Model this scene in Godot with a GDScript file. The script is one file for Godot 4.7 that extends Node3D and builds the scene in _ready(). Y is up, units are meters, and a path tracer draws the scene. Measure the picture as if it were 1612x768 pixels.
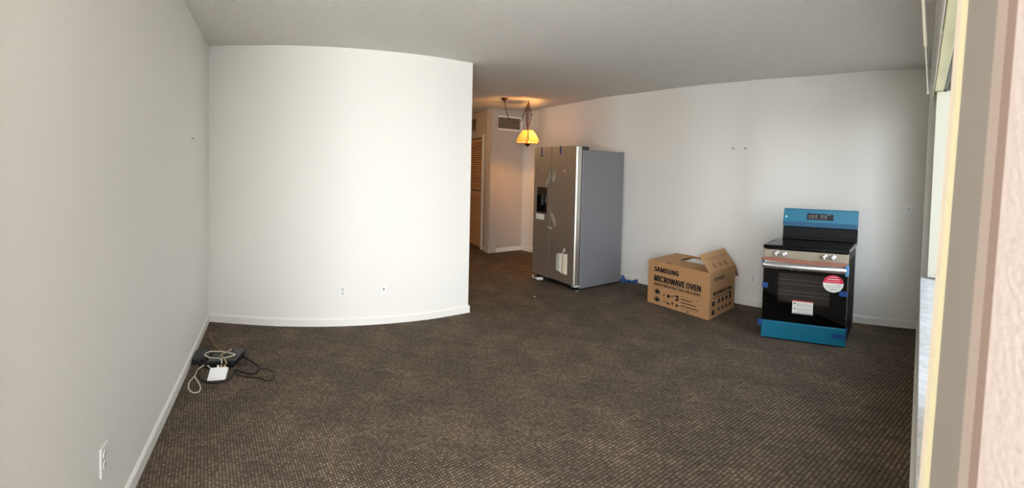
extends Node3D
# An empty living room: beige-grey loop carpet, white walls, new appliances along the right wall.
# Plan coordinates: x to the right, z into the room (away from the camera), metres; y up. V(x, y, z) makes a Godot point.

const CEIL := 2.597
const EYE := 1.5
const FOCAL := 700.0
const FLAT := 0xFFFFFFFF

var M := {}
var taken := {}
var warp := Transform3D()      # applied to every vertex of the thing being built (its own squareness)
var rng := RandomNumberGenerator.new()

# floor lines of the walls (outer face of the baseboard), each from the viewer's left to right
var BACK := [Vector2(-2.84, 4.175), Vector2(-2.51, 4.13), Vector2(-2.16, 4.098), Vector2(-1.86, 4.103), Vector2(-1.6, 4.13), Vector2(-1.32, 4.187), Vector2(-1.04, 4.275), Vector2(-0.75, 4.405), Vector2(-0.425, 4.615)]
var RIGHT := [Vector2(0.195, 8.372), Vector2(0.414, 8.1), Vector2(0.557, 7.72), Vector2(1.0, 7.04), Vector2(1.375, 6.44), Vector2(1.69, 6.125), Vector2(2.2, 5.545), Vector2(2.62, 5.22), Vector2(2.83, 5.055), Vector2(3.3, 4.8), Vector2(3.59, 4.585), Vector2(3.78, 4.51), Vector2(3.95, 4.455), Vector2(4.12, 4.411)]
var LEFT := [Vector2(-1.192, 1.0), Vector2(-1.7, 2.0), Vector2(-2.254, 3.07), Vector2(-2.84, 4.175)]
# the front wall: a point at distance s along it is F0 + s * FD, and FN points into the room
const F0 := Vector2(1.966, 2.119)
const FD := Vector2(0.678, 0.7351)
const FN := Vector2(-0.7351, 0.678)


func V(x, y, z): return Vector3(x, y, -z)
func fp(s, n): return F0 + FD * s + FN * n
func fv(s, n, y):
	var p = fp(s, n)
	return V(p.x, y, p.y)


func _ready():
	rng.seed = 7
	view_and_light()
	make_materials()
	shell()
	front_wall()
	hallway()
	fridge()
	range_cooker()
	microwave_carton()
	swag_lamp()
	blinds()
	wall_fittings()
	network_gear()
	small_things()


func view_and_light():
	var cam = Camera3D.new()
	cam.name = "camera"
	var rt = V(0.999738, 0.022863, 0.000705)
	var up = V(-0.022874, 0.999263, 0.030824)
	var fw = V(0.0, -0.030832, 0.999525)
	cam.transform = Transform3D(Basis(rt, up, -fw), Vector3(0, EYE, 0))
	cam.projection = Camera3D.PROJECTION_FRUSTUM
	cam.near = 0.05
	cam.far = 200.0
	cam.size = 768.0 / FOCAL * cam.near
	cam.frustum_offset = Vector2(0, -(384.0 - 289.787) / FOCAL * cam.near)
	var lens = CameraAttributesPhysical.new()
	lens.frustum_near = 0.05
	lens.frustum_focal_length = 35.0
	lens.frustum_focus_distance = 3.8
	lens.exposure_aperture = 12.0
	cam.attributes = lens
	cam.near = 0.05
	add_child(cam)
	var sky_m = ProceduralSkyMaterial.new()
	sky_m.sky_top_color = Color(0.84, 0.9, 0.96)
	sky_m.sky_horizon_color = Color(0.95, 0.96, 0.97)
	sky_m.ground_bottom_color = Color(0.55, 0.53, 0.5)
	sky_m.ground_horizon_color = Color(0.7, 0.69, 0.67)
	sky_m.sky_curve = 0.2
	var sky = Sky.new()
	sky.sky_material = sky_m
	var env = Environment.new()
	env.background_mode = Environment.BG_SKY
	env.sky = sky
	env.background_energy_multiplier = 4.6
	env.tonemap_mode = Environment.TONE_MAPPER_LINEAR
	env.tonemap_exposure = 1.03
	env.sdfgi_enabled = true
	env.ssao_enabled = true
	env.ssil_enabled = true
	# main light: area lamp added in the unseen entry window, standing for daylight
	var day = AreaLight3D.new()
	day.name = "added_entry_light"
	day.area_size = Vector2(1.6, 2.1)
	day.light_color = Color(0.985, 0.99, 1.0)
	day.light_energy = 21.5
	day.area_range = 20.0
	day.area_attenuation = 2.0
	day.shadow_enabled = true
	day.transform = Transform3D(Basis(Vector3.UP, 0.0), V(-0.2, 1.52, -1.35))
	add_child(day)
	var we = WorldEnvironment.new()
	we.name = "world"
	we.environment = env
	add_child(we)


# ---------------------------------------------------------------- materials
func mat(key, col, rough = 0.6, metal = 0.0):
	var m = StandardMaterial3D.new()
	m.albedo_color = col
	m.roughness = rough
	m.metallic = metal
	M[key] = m
	return m


func noise_tex(size, freq, sd, octaves = 4):
	var n = FastNoiseLite.new()
	n.seed = sd
	n.noise_type = FastNoiseLite.TYPE_SIMPLEX_SMOOTH
	n.frequency = freq
	n.fractal_octaves = octaves
	var im = n.get_seamless_image(size, size)
	im.convert(Image.FORMAT_L8)
	return ImageTexture.create_from_image(im)


func relief(m, tex, scale_m, height_cm):
	m.heightmap_enabled = true
	m.heightmap_texture = tex
	m.heightmap_scale = height_cm
	m.uv1_triplanar = true
	m.uv1_world_triplanar = true
	m.uv1_scale = Vector3.ONE / scale_m


func make_materials():
	relief(mat("paint", Color(0.912, 0.902, 0.876), 0.7), noise_tex(512, 0.03, 3), 0.5, 0.1)
	var ceil_n = FastNoiseLite.new()
	ceil_n.seed = 11
	ceil_n.noise_type = FastNoiseLite.TYPE_SIMPLEX_SMOOTH
	ceil_n.frequency = 0.05
	ceil_n.fractal_octaves = 3
	var ci = ceil_n.get_seamless_image(512, 512)
	ci.convert(Image.FORMAT_L8)
	for y in 512:
		for x in 512:
			var v = ci.get_pixel(x, y).r
			ci.set_pixel(x, y, Color.from_hsv(0, 0, smoothstep(0.42, 0.62, v)))
	relief(mat("ceiling", Color(0.915, 0.9, 0.868), 0.9), ImageTexture.create_from_image(ci), 0.55, 0.6)
	mat("trim", Color(0.92, 0.91, 0.88), 0.45)
	mat("hall_paint_shaded", Color(0.75, 0.71, 0.66), 0.7)  # tan hall paint, darkened further so the dim hall's shade sits in its colour
	carpet_material()
	mat("concrete", Color(0.72, 0.7, 0.67), 0.9)
	relief(mat("stucco", Color(0.735, 0.675, 0.645), 0.9), noise_tex(256, 0.05, 21), 0.2, 0.1)
	mat("jamb_cream", Color(0.72, 0.68, 0.55), 0.5)
	mat("jamb_grey", Color(0.52, 0.485, 0.45), 0.6)
	mat("jamb_pink", Color(0.64, 0.575, 0.53), 0.7)
	mat("jamb_tan", Color(0.58, 0.53, 0.46), 0.6)
	mat("jamb_dark", Color(0.5, 0.42, 0.37), 0.7)
	marble_material()
	mat("vinyl", Color(0.97, 0.955, 0.88), 0.4)
	M.vinyl.backlight_enabled = true
	M.vinyl.backlight = Color(0.35, 0.34, 0.28)
	mat("cream_vinyl", Color(0.9, 0.87, 0.72), 0.4)
	mat("track", Color(0.36, 0.36, 0.36), 0.4, 0.6)
	mat("aluminium", Color(0.75, 0.75, 0.74), 0.35, 0.8)
	var g = mat("glass", Color(1, 1, 1, 0.06), 0.03)
	g.transparency = BaseMaterial3D.TRANSPARENCY_ALPHA
	brushed("stainless", Color(0.8, 0.785, 0.755), 0.4)
	brushed("fascia_steel", Color(0.64, 0.595, 0.53), 0.4)
	mat("fridge_side", Color(0.465, 0.465, 0.48), 0.5)
	mat("dark_grey", Color(0.2, 0.2, 0.21), 0.5)
	mat("black", Color(0.03, 0.03, 0.032), 0.5)
	mat("black_gloss", Color(0.018, 0.018, 0.022), 0.12)
	M.black_gloss.metallic_specular = 0.32
	mat("black_glass", Color(0.012, 0.012, 0.015), 0.06)
	mat("enamel", Color(0.065, 0.065, 0.07), 0.4)
	M.enamel.metallic_specular = 0.3
	mat("oven_inside", Color(0.3, 0.28, 0.265), 0.6)
	mat("rack", Color(0.62, 0.57, 0.52), 0.5, 0.2)
	var og = mat("oven_pane", Color(0.02, 0.02, 0.02, 0.25), 0.05)
	og.transparency = BaseMaterial3D.TRANSPARENCY_ALPHA
	mat("panel_brown", Color(0.2, 0.155, 0.11), 0.25)
	mat("film_blue", Color(0.02, 0.42, 0.53), 0.42)
	mat("film_blue_dark", Color(0.01, 0.32, 0.45), 0.42)
	mat("tape", Color(0.03, 0.24, 0.5), 0.6)
	mat("tape_light", Color(0.3, 0.52, 0.7), 0.5)
	mat("copper_strip", Color(0.56, 0.33, 0.23), 0.5)
	mat("chrome", Color(0.86, 0.85, 0.83), 0.18, 0.85)
	mat("foil", Color(0.86, 0.86, 0.85), 0.22, 0.6)
	mat("white_plastic", Color(0.92, 0.92, 0.91), 0.4)
	mat("paper", Color(0.9, 0.89, 0.85), 0.8)
	mat("paper_cream", Color(0.87, 0.83, 0.74), 0.8)
	mat("print_grey", Color(0.55, 0.55, 0.54), 0.8)
	mat("red_print", Color(0.78, 0.16, 0.13), 0.6)
	mat("pink_red", Color(0.88, 0.07, 0.28), 0.5)
	mat("mint", Color(0.6, 0.86, 0.82), 0.4)
	var f = mat("scrap", Color(0.85, 0.83, 0.78, 0.22), 0.6)
	f.transparency = BaseMaterial3D.TRANSPARENCY_ALPHA
	relief(mat("cardboard", Color(0.72, 0.545, 0.375), 0.85), noise_tex(256, 0.02, 5), 0.3, 0.06)
	mat("cardboard_edge", Color(0.62, 0.46, 0.32), 0.9)
	mat("ink", Color(0.09, 0.065, 0.05), 0.85)
	mat("ink_soft", Color(0.3, 0.2, 0.13), 0.85)
	mat("foam", Color(0.93, 0.93, 0.92), 0.9)
	mat("bronze", Color(0.3, 0.17, 0.11), 0.4, 0.5)
	mat("chain", Color(0.38, 0.25, 0.19), 0.45, 0.5)
	var am = mat("amber_glass", Color(0.93, 0.75, 0.43), 0.35)
	am.backlight_enabled = true
	am.backlight = Color(0.42, 0.32, 0.17)
	var b = mat("bulb", Color(1, 0.9, 0.7), 0.4)
	b.emission_enabled = true
	b.emission = Color(1.0, 0.74, 0.38)
	b.emission_energy_multiplier = 9.0
	var dm = mat("dome", Color(1, 0.95, 0.88), 0.4)
	dm.emission_enabled = true
	dm.emission = Color(1.0, 0.8, 0.55)
	dm.emission_energy_multiplier = 2.0
	mat("louver", Color(0.83, 0.66, 0.48), 0.55)
	mat("vent_dark", Color(0.1, 0.085, 0.07), 0.8)
	mat("vent_slat", Color(0.72, 0.65, 0.54), 0.5)
	mat("socket_dark", Color(0.2, 0.19, 0.18), 0.6)
	mat("socket_grey", Color(0.86, 0.86, 0.84), 0.5)
	mat("modem", Color(0.075, 0.1, 0.11), 0.35)
	mat("cable_black", Color(0.03, 0.028, 0.027), 0.5)
	mat("cable_white", Color(0.8, 0.77, 0.69), 0.5)
	mat("cable_tan", Color(0.5, 0.34, 0.2), 0.6)
	mat("cable_beige", Color(0.66, 0.56, 0.43), 0.6)
	mat("screw", Color(0.55, 0.54, 0.5), 0.5, 0.3)


func brushed(key, col, rough):
	var m = mat(key, col, rough, 0.9)
	var n = FastNoiseLite.new()
	n.seed = 9
	n.frequency = 0.08
	var im = Image.create(64, 256, false, Image.FORMAT_L8)
	for y in 256:
		for x in 64:
			im.set_pixel(x, y, Color.from_hsv(0, 0, 0.5 + 0.5 * n.get_noise_2d(x * 0.4, y * 9.0)))
	relief(m, ImageTexture.create_from_image(im), 0.4, 0.012)


func carpet_material():
	# loops in staggered rows: 15 columns x 30 rows, each a third of a loop further on, on a tile of 0.36 m
	var n := 512
	var cols := 15
	var rows := 30
	var col_img := Image.create(n, n, false, Image.FORMAT_RGB8)
	var hgt := Image.create(n, n, false, Image.FORMAT_L8)
	var tone := []
	rng.seed = 41
	for i in cols * rows:
		tone.append(rng.randf())
	var dark := Color(0.2, 0.155, 0.11)
	var mid := Color(0.42, 0.362, 0.295)
	var light := Color(0.64, 0.58, 0.5)
	for y in n:
		var ry: float = float(y) / n * rows
		for x in n:
			var best := 0.0
			var t := 0.0
			var r0 := int(floor(ry))
			for dr in [-1, 0, 1]:
				var row: int = r0 + dr
				var off: float = posmod(row, 3) / 3.0
				var cx: float = float(x) / n * cols - off
				var c0 := int(floor(cx))
				var u: float = (cx - c0 - 0.5) / 0.5
				var v: float = (ry - row - 0.5) / 0.8
				v += u * 0.2
				var h: float = 1.0 - u * u * 0.95 - v * v
				if h > best:
					best = h
					t = tone[posmod(row, rows) * cols + posmod(c0, cols)]
			var k: float = clampf(best, 0.0, 1.0)
			var c: Color = dark.lerp(mid, smoothstep(0.0, 0.5, k)).lerp(light, smoothstep(0.45, 1.0, k) * (0.25 + 0.75 * t))
			col_img.set_pixel(x, y, c * (0.86 + 0.2 * t))
			hgt.set_pixel(x, y, Color(sqrt(k), 0, 0))
	var m = mat("carpet", Color(0.96, 0.945, 0.92), 1.0)
	m.albedo_texture = ImageTexture.create_from_image(col_img)
	m.heightmap_enabled = true
	m.heightmap_texture = ImageTexture.create_from_image(hgt)
	m.heightmap_scale = 0.6
	# worn and dusty patches, on the second set of coordinates
	var wear = FastNoiseLite.new()
	wear.seed = 77
	wear.frequency = 0.012
	wear.fractal_octaves = 4
	var wi = wear.get_seamless_image(512, 512)
	wi.convert(Image.FORMAT_RGB8)
	for y in 512:
		for x in 512:
			var v: float = wi.get_pixel(x, y).r
			wi.set_pixel(x, y, Color(0.5, 0.5, 0.5).lerp(Color(0.8, 0.78, 0.75), smoothstep(0.25, 0.85, v)).lerp(Color(1, 1, 1), 0.55))
	m.detail_enabled = true
	m.detail_albedo = ImageTexture.create_from_image(wi)
	m.detail_blend_mode = BaseMaterial3D.BLEND_MODE_MUL
	m.detail_uv_layer = BaseMaterial3D.DETAIL_UV_2


func marble_material():
	var n = FastNoiseLite.new()
	n.seed = 5
	n.frequency = 0.012
	n.fractal_octaves = 5
	n.domain_warp_enabled = true
	n.domain_warp_amplitude = 40.0
	var im = n.get_seamless_image(256, 256)
	im.convert(Image.FORMAT_RGB8)
	for y in 256:
		for x in 256:
			var v: float = absf(im.get_pixel(x, y).r - 0.5) * 2.0
			im.set_pixel(x, y, Color(0.84, 0.84, 0.84).lerp(Color(0.92, 0.92, 0.92), smoothstep(0.0, 0.35, v)))
	var m = mat("marble", Color(1, 1, 1), 0.25)
	m.albedo_texture = ImageTexture.create_from_image(im)
	m.uv1_triplanar = true
	m.uv1_world_triplanar = true
	m.uv1_scale = Vector3.ONE / 0.7


# ---------------------------------------------------------------- objects
func numbered(called):
	if not taken.has(called):
		taken[called] = 0
		return called
	taken[called] += 1
	return "%s_%03d" % [called, taken[called]]


func tag(o, label, category, group = ""):
	o.set_meta("label", label)
	o.set_meta("category", category)
	if group:
		o.set_meta("group", group)
	return o


func thing(called, label, category, at = Vector3.ZERO, turn = 0.0, group = ""):
	var o = Node3D.new()
	o.name = numbered(called)
	add_child(o)
	o.position = at
	o.rotation.y = turn
	return tag(o, label, category, group)


func part(called, s: SurfaceTool, m, parent = null):
	s.generate_normals()
	var mi = MeshInstance3D.new()
	mi.mesh = s.commit()
	mi.material_override = m
	return put(called, mi, parent)


func put(called, mi, parent = null):
	if parent == null or parent == self:
		mi.name = numbered(called)
		add_child(mi)
	else:
		mi.name = called
		parent.add_child(mi, true)
	return mi


func struct(called, s, m):
	var o = part(called, s, m)
	o.set_meta("kind", "structure")
	return o


func struct_node(called):
	var o = Node3D.new()
	o.name = called
	taken[called] = 0
	o.set_meta("kind", "structure")
	add_child(o)
	return o


# ---------------------------------------------------------------- shapes
func sf() -> SurfaceTool:
	var s = SurfaceTool.new()
	s.begin(Mesh.PRIMITIVE_TRIANGLES)
	s.set_smooth_group(FLAT)
	return s


func tri(s, a, b, c, hint):
	if (a - c).cross(a - b).dot(hint) < 0.0:
		var t = b
		b = c
		c = t
	s.add_vertex(warp * a)
	s.add_vertex(warp * b)
	s.add_vertex(warp * c)


func quad(s, a, b, c, d, hint):
	tri(s, a, b, c, hint)
	tri(s, a, c, d, hint)


func box(s, center, size, ch = 0.0, basis = Basis()):
	var h = size / 2.0
	ch = minf(ch, minf(h.x, minf(h.y, h.z)) * 0.95)
	s.set_smooth_group(FLAT)
	var pt = func(v, axis):
		var q = v * (h - Vector3.ONE * ch)
		q[axis] = v[axis] * h[axis]
		return center + basis * q
	for axis in 3:
		var b = (axis + 1) % 3
		var c = (axis + 2) % 3
		for sg in [-1.0, 1.0]:
			var vs = []
			for k in [[-1, -1], [1, -1], [1, 1], [-1, 1]]:
				var v = Vector3.ZERO
				v[axis] = sg
				v[b] = k[0]
				v[c] = k[1]
				vs.append(v)
			var hint = Vector3.ZERO
			hint[axis] = sg
			quad(s, pt.call(vs[0], axis), pt.call(vs[1], axis), pt.call(vs[2], axis), pt.call(vs[3], axis), basis * hint)
	if ch <= 0.0:
		return
	for axis in 3:
		var b = (axis + 1) % 3
		var c = (axis + 2) % 3
		for k in [[-1, -1], [1, -1], [1, 1], [-1, 1]]:
			var v0 = Vector3.ZERO
			v0[b] = k[0]
			v0[c] = k[1]
			var v1 = v0
			v0[axis] = -1
			v1[axis] = 1
			var hint = v0 + v1
			quad(s, pt.call(v0, b), pt.call(v1, b), pt.call(v1, c), pt.call(v0, c), basis * hint)
	for x in [-1, 1]:
		for y in [-1, 1]:
			for z in [-1, 1]:
				var v = Vector3(x, y, z)
				tri(s, pt.call(v, 0), pt.call(v, 1), pt.call(v, 2), basis * v)


func bx(x0, x1, y0, y1, z0, z1, ch = 0.0, s = null):
	# a box by its limits
	if s == null:
		s = sf()
	box(s, Vector3(x0 + x1, y0 + y1, z0 + z1) / 2.0, Vector3(absf(x1 - x0), absf(y1 - y0), absf(z1 - z0)), ch)
	return s


func smooth_path(pts, n = 6, closed = false):
	var out = []
	var m = pts.size()
	for i in (m if closed else m - 1):
		var p0 = pts[posmod(i - 1, m)] if closed or i > 0 else pts[0] * 2.0 - pts[1]
		var p1 = pts[i]
		var p2 = pts[(i + 1) % m]
		var p3 = pts[(i + 2) % m] if closed or i + 2 < m else p2 * 2.0 - p1
		for k in n:
			var t = float(k) / n
			out.append(0.5 * ((2.0 * p1) + (p2 - p0) * t + (2.0 * p0 - 5.0 * p1 + 4.0 * p2 - p3) * t * t + (3.0 * p1 - p0 - 3.0 * p2 + p3) * t * t * t))
	if not closed:
		out.append(pts[m - 1])
	return out


func tube(s, pts, r, sides = 8, closed = false):
	s.set_smooth_group(1)
	var n = pts.size()
	var rings = []
	var side = Vector3.ZERO
	for i in n:
		var a = pts[i - 1] if i > 0 else (pts[n - 1] if closed else pts[0])
		var b = pts[i + 1] if i < n - 1 else (pts[0] if closed else pts[n - 1])
		var t = (b - a).normalized()
		if side == Vector3.ZERO:
			side = t.cross(Vector3.UP if absf(t.y) < 0.9 else Vector3.RIGHT).normalized()
		side = (side - t * side.dot(t)).normalized()
		var up = t.cross(side)
		var ring = []
		for k in sides:
			var an = TAU * k / sides
			ring.append(pts[i] + (side * cos(an) + up * sin(an)) * r)
		rings.append(ring)
	for i in (n if closed else n - 1):
		var j = (i + 1) % n
		for k in sides:
			var l = (k + 1) % sides
			var hint = rings[i][k] + rings[i][l] - pts[i] * 2.0
			quad(s, rings[i][k], rings[i][l], rings[j][l], rings[j][k], hint)
	if not closed:
		s.set_smooth_group(FLAT)
		for e in [0, n - 1]:
			var hint = pts[e] - (pts[1] if e == 0 else pts[n - 2])
			for k in sides:
				tri(s, pts[e], rings[e][k], rings[e][(k + 1) % sides], hint)
	s.set_smooth_group(FLAT)


func lathe(s, xf: Transform3D, profile, segs = 24):
	# profile: Vector2(radius, height) from one end to the other; an open end at radius 0 closes itself
	for i in profile.size() - 1:
		var a = profile[i]
		var b = profile[i + 1]
		s.set_smooth_group(i + 2)
		var nrm = Vector2(b.y - a.y, a.x - b.x)
		for k in segs:
			var c0 = cos(TAU * k / segs)
			var s0 = sin(TAU * k / segs)
			var c1 = cos(TAU * (k + 1) / segs)
			var s1 = sin(TAU * (k + 1) / segs)
			var hint = xf.basis * Vector3(nrm.x * (c0 + c1), nrm.y * 2.0, nrm.x * (s0 + s1))
			var p0 = xf * Vector3(a.x * c0, a.y, a.x * s0)
			var p1 = xf * Vector3(a.x * c1, a.y, a.x * s1)
			var q0 = xf * Vector3(b.x * c0, b.y, b.x * s0)
			var q1 = xf * Vector3(b.x * c1, b.y, b.x * s1)
			if a.x > 0.0:
				tri(s, p0, p1, q1 if b.x > 0.0 else q0, hint)
			if b.x > 0.0:
				tri(s, p0, q1, q0, hint)
	s.set_smooth_group(FLAT)


func ext(s, poly, xf: Transform3D, depth):
	# a flat outline in the XY plane of xf, made `depth` thick along its z
	var p = PackedVector2Array(poly)
	var idx = Geometry2D.triangulate_polygon(p)
	var ccw = not Geometry2D.is_polygon_clockwise(p)
	for i in range(0, idx.size(), 3):
		for z in [0.0, depth]:
			tri(s, xf * Vector3(p[idx[i]].x, p[idx[i]].y, z), xf * Vector3(p[idx[i + 1]].x, p[idx[i + 1]].y, z), xf * Vector3(p[idx[i + 2]].x, p[idx[i + 2]].y, z), xf.basis * Vector3(0, 0, (1.0 if z > 0.0 else -1.0) * signf(depth)))
	for i in p.size():
		var a = p[i]
		var b = p[(i + 1) % p.size()]
		var n = Vector2(b.y - a.y, a.x - b.x) * (1.0 if ccw else -1.0)
		quad(s, xf * Vector3(a.x, a.y, 0), xf * Vector3(b.x, b.y, 0), xf * Vector3(b.x, b.y, depth), xf * Vector3(a.x, a.y, depth), xf.basis * Vector3(n.x, n.y, 0))


func plan_xf(y):
	# maps an XY outline to the plan (x right, z into the room) at height y, its depth going up
	return Transform3D(Basis(Vector3(1, 0, 0), Vector3(0, 0, -1), Vector3(0, 1, 0)), Vector3(0, y, 0))


func plan_slab(poly, y0, y1, s = null):
	if s == null:
		s = sf()
	ext(s, poly, plan_xf(y0), y1 - y0)
	return s


func strip(pts, n0, n1, y0, y1, s = null, round_top = 0.0):
	# a wall or baseboard that follows a plan line; n0, n1: offsets towards the room (n1 the room side)
	if s == null:
		s = sf()
	var n = pts.size()
	var a = []
	var b = []
	for i in n:
		var t = (pts[mini(i + 1, n - 1)] - pts[maxi(i - 1, 0)]).normalized()
		var nr = Vector2(t.y, -t.x)
		a.append(pts[i] + nr * n1)
		b.append(pts[i] + nr * n0)
	for i in n - 1:
		var t = (pts[i + 1] - pts[i]).normalized()
		var hint = V(t.y, 0, -t.x)
		s.set_smooth_group(1)
		var yt = y1 - round_top
		quad(s, V(a[i].x, y0, a[i].y), V(a[i + 1].x, y0, a[i + 1].y), V(a[i + 1].x, yt, a[i + 1].y), V(a[i].x, yt, a[i].y), hint)
		s.set_smooth_group(2)
		quad(s, V(b[i].x, y0, b[i].y), V(b[i + 1].x, y0, b[i + 1].y), V(b[i + 1].x, y1, b[i + 1].y), V(b[i].x, y1, b[i].y), -hint)
		s.set_smooth_group(3)
		if round_top > 0.0:
			var ai = a[i].lerp(b[i], 0.5)
			var aj = a[i + 1].lerp(b[i + 1], 0.5)
			quad(s, V(a[i].x, yt, a[i].y), V(a[i + 1].x, yt, a[i + 1].y), V(aj.x, y1, aj.y), V(ai.x, y1, ai.y), hint + Vector3.UP)
			s.set_smooth_group(4)
			quad(s, V(ai.x, y1, ai.y), V(aj.x, y1, aj.y), V(b[i + 1].x, y1, b[i + 1].y), V(b[i].x, y1, b[i].y), Vector3.UP)
		else:
			quad(s, V(a[i].x, y1, a[i].y), V(a[i + 1].x, y1, a[i + 1].y), V(b[i + 1].x, y1, b[i + 1].y), V(b[i].x, y1, b[i].y), Vector3.UP)
		s.set_smooth_group(5)
		quad(s, V(a[i].x, y0, a[i].y), V(a[i + 1].x, y0, a[i + 1].y), V(b[i + 1].x, y0, b[i + 1].y), V(b[i].x, y0, b[i].y), Vector3.DOWN)
	s.set_smooth_group(FLAT)
	for e in [0, n - 1]:
		var t = (pts[1] - pts[0]) * -1.0 if e == 0 else pts[n - 1] - pts[n - 2]
		quad(s, V(a[e].x, y0, a[e].y), V(b[e].x, y0, b[e].y), V(b[e].x, y1, b[e].y), V(a[e].x, y1, a[e].y), V(t.x, 0, t.y))
	return s


func longer(pts, a, b):
	var q = pts.duplicate()
	var n = q.size()
	if b > 0.0:
		q.append(q[n - 1] + (q[n - 1] - q[n - 2]).normalized() * b)
	if a > 0.0:
		q.push_front(q[0] + (q[0] - q[1]).normalized() * a)
	return q


func panel_hole(s, o, hole, z0, z1, deep):
	# a slab o = [x0, x1, y0, y1] from z0 (back) to z1 (front) with a pocket, `deep` deep, in its front
	var x0 = o[0]
	var x1 = o[1]
	var y0 = o[2]
	var y1 = o[3]
	var h = hole
	var F = Vector3(0, 0, 1)
	quad(s, Vector3(x0, y0, z1), Vector3(x1, y0, z1), Vector3(x1, h[2], z1), Vector3(x0, h[2], z1), F)
	quad(s, Vector3(x0, h[3], z1), Vector3(x1, h[3], z1), Vector3(x1, y1, z1), Vector3(x0, y1, z1), F)
	quad(s, Vector3(x0, h[2], z1), Vector3(h[0], h[2], z1), Vector3(h[0], h[3], z1), Vector3(x0, h[3], z1), F)
	quad(s, Vector3(h[1], h[2], z1), Vector3(x1, h[2], z1), Vector3(x1, h[3], z1), Vector3(h[1], h[3], z1), F)
	quad(s, Vector3(x0, y0, z0), Vector3(x1, y0, z0), Vector3(x1, y1, z0), Vector3(x0, y1, z0), -F)
	quad(s, Vector3(x0, y0, z0), Vector3(x0, y0, z1), Vector3(x0, y1, z1), Vector3(x0, y1, z0), Vector3.LEFT)
	quad(s, Vector3(x1, y0, z0), Vector3(x1, y0, z1), Vector3(x1, y1, z1), Vector3(x1, y1, z0), Vector3.RIGHT)
	quad(s, Vector3(x0, y1, z0), Vector3(x0, y1, z1), Vector3(x1, y1, z1), Vector3(x1, y1, z0), Vector3.UP)
	quad(s, Vector3(x0, y0, z0), Vector3(x0, y0, z1), Vector3(x1, y0, z1), Vector3(x1, y0, z0), Vector3.DOWN)
	var zb = z1 - deep
	quad(s, Vector3(h[0], h[2], zb), Vector3(h[0], h[2], z1), Vector3(h[0], h[3], z1), Vector3(h[0], h[3], zb), Vector3.RIGHT)
	quad(s, Vector3(h[1], h[2], zb), Vector3(h[1], h[2], z1), Vector3(h[1], h[3], z1), Vector3(h[1], h[3], zb), Vector3.LEFT)
	quad(s, Vector3(h[0], h[3], zb), Vector3(h[0], h[3], z1), Vector3(h[1], h[3], z1), Vector3(h[1], h[3], zb), Vector3.DOWN)
	quad(s, Vector3(h[0], h[2], zb), Vector3(h[0], h[2], z1), Vector3(h[1], h[2], z1), Vector3(h[1], h[2], zb), Vector3.UP)
	quad(s, Vector3(h[0], h[2], zb), Vector3(h[1], h[2], zb), Vector3(h[1], h[3], zb), Vector3(h[0], h[3], zb), F)


func lettering(called, text, xf: Transform3D, w, h, m, parent, bold = true):
	# printed letters fitted into w x h, lying in the XY plane of xf
	var f = SystemFont.new()
	f.font_names = PackedStringArray(["Droid Sans"])
	f.font_weight = 700 if bold else 400
	var tm = TextMesh.new()
	tm.font = f
	tm.text = text
	tm.font_size = 40
	tm.pixel_size = 0.01
	tm.depth = 0.01
	tm.curve_step = 1.0
	var ar = tm.get_mesh_arrays()
	var vs: PackedVector3Array = ar[Mesh.ARRAY_VERTEX]
	if vs.is_empty():
		return
	var box3 = AABB(vs[0], Vector3.ZERO)
	for v in vs:
		box3 = box3.expand(v)
	var idx: PackedInt32Array = ar[Mesh.ARRAY_INDEX]
	var s = sf()
	# heavy print: the outline is laid down a few times, a hair apart
	var e = h * 0.055
	var n = 0
	for off in ([Vector2(-e, 0), Vector2(e, 0), Vector2(0, e * 0.7), Vector2(0, -e * 0.7)] if bold else [Vector2.ZERO]):
		n += 1
		for i in range(0, idx.size(), 3):
			for k in 3:
				var v = vs[idx[i + k]]
				var u = (v - box3.position) / Vector3(box3.size.x, box3.size.y, maxf(box3.size.z, 1e-6))
				s.add_vertex(warp * (xf * Vector3(u.x * w + off.x, u.y * h + off.y, u.z * 0.0006 + n * 0.00005)))
	return part(called, s, m, parent)


func yaw_of(u): return atan2(u.y, u.x)


func stand(P1: Vector2, P2: Vector2, depth, lean):
	# the frame of a thing whose front runs from P1 (viewer's left) to P2; sets warp so that x runs along
	# the front, z = 0 is the front and z < 0 the back. Returns [place of the base's middle, turn, width]
	var u = (P2 - P1).normalized()
	var w = P1.distance_to(P2)
	var b = Vector2(-u.y, u.x)
	var mid = P1 + u * (w / 2.0 + lean / 2.0) + b * depth / 2.0
	warp = Transform3D(Basis(Vector3(1, 0, 0), Vector3(0, 1, 0), Vector3(-lean / depth, 0, 1)), Vector3(-w / 2.0 - lean / 2.0, 0, depth / 2.0))
	return [V(mid.x, 0, mid.y), yaw_of(u), w]


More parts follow.
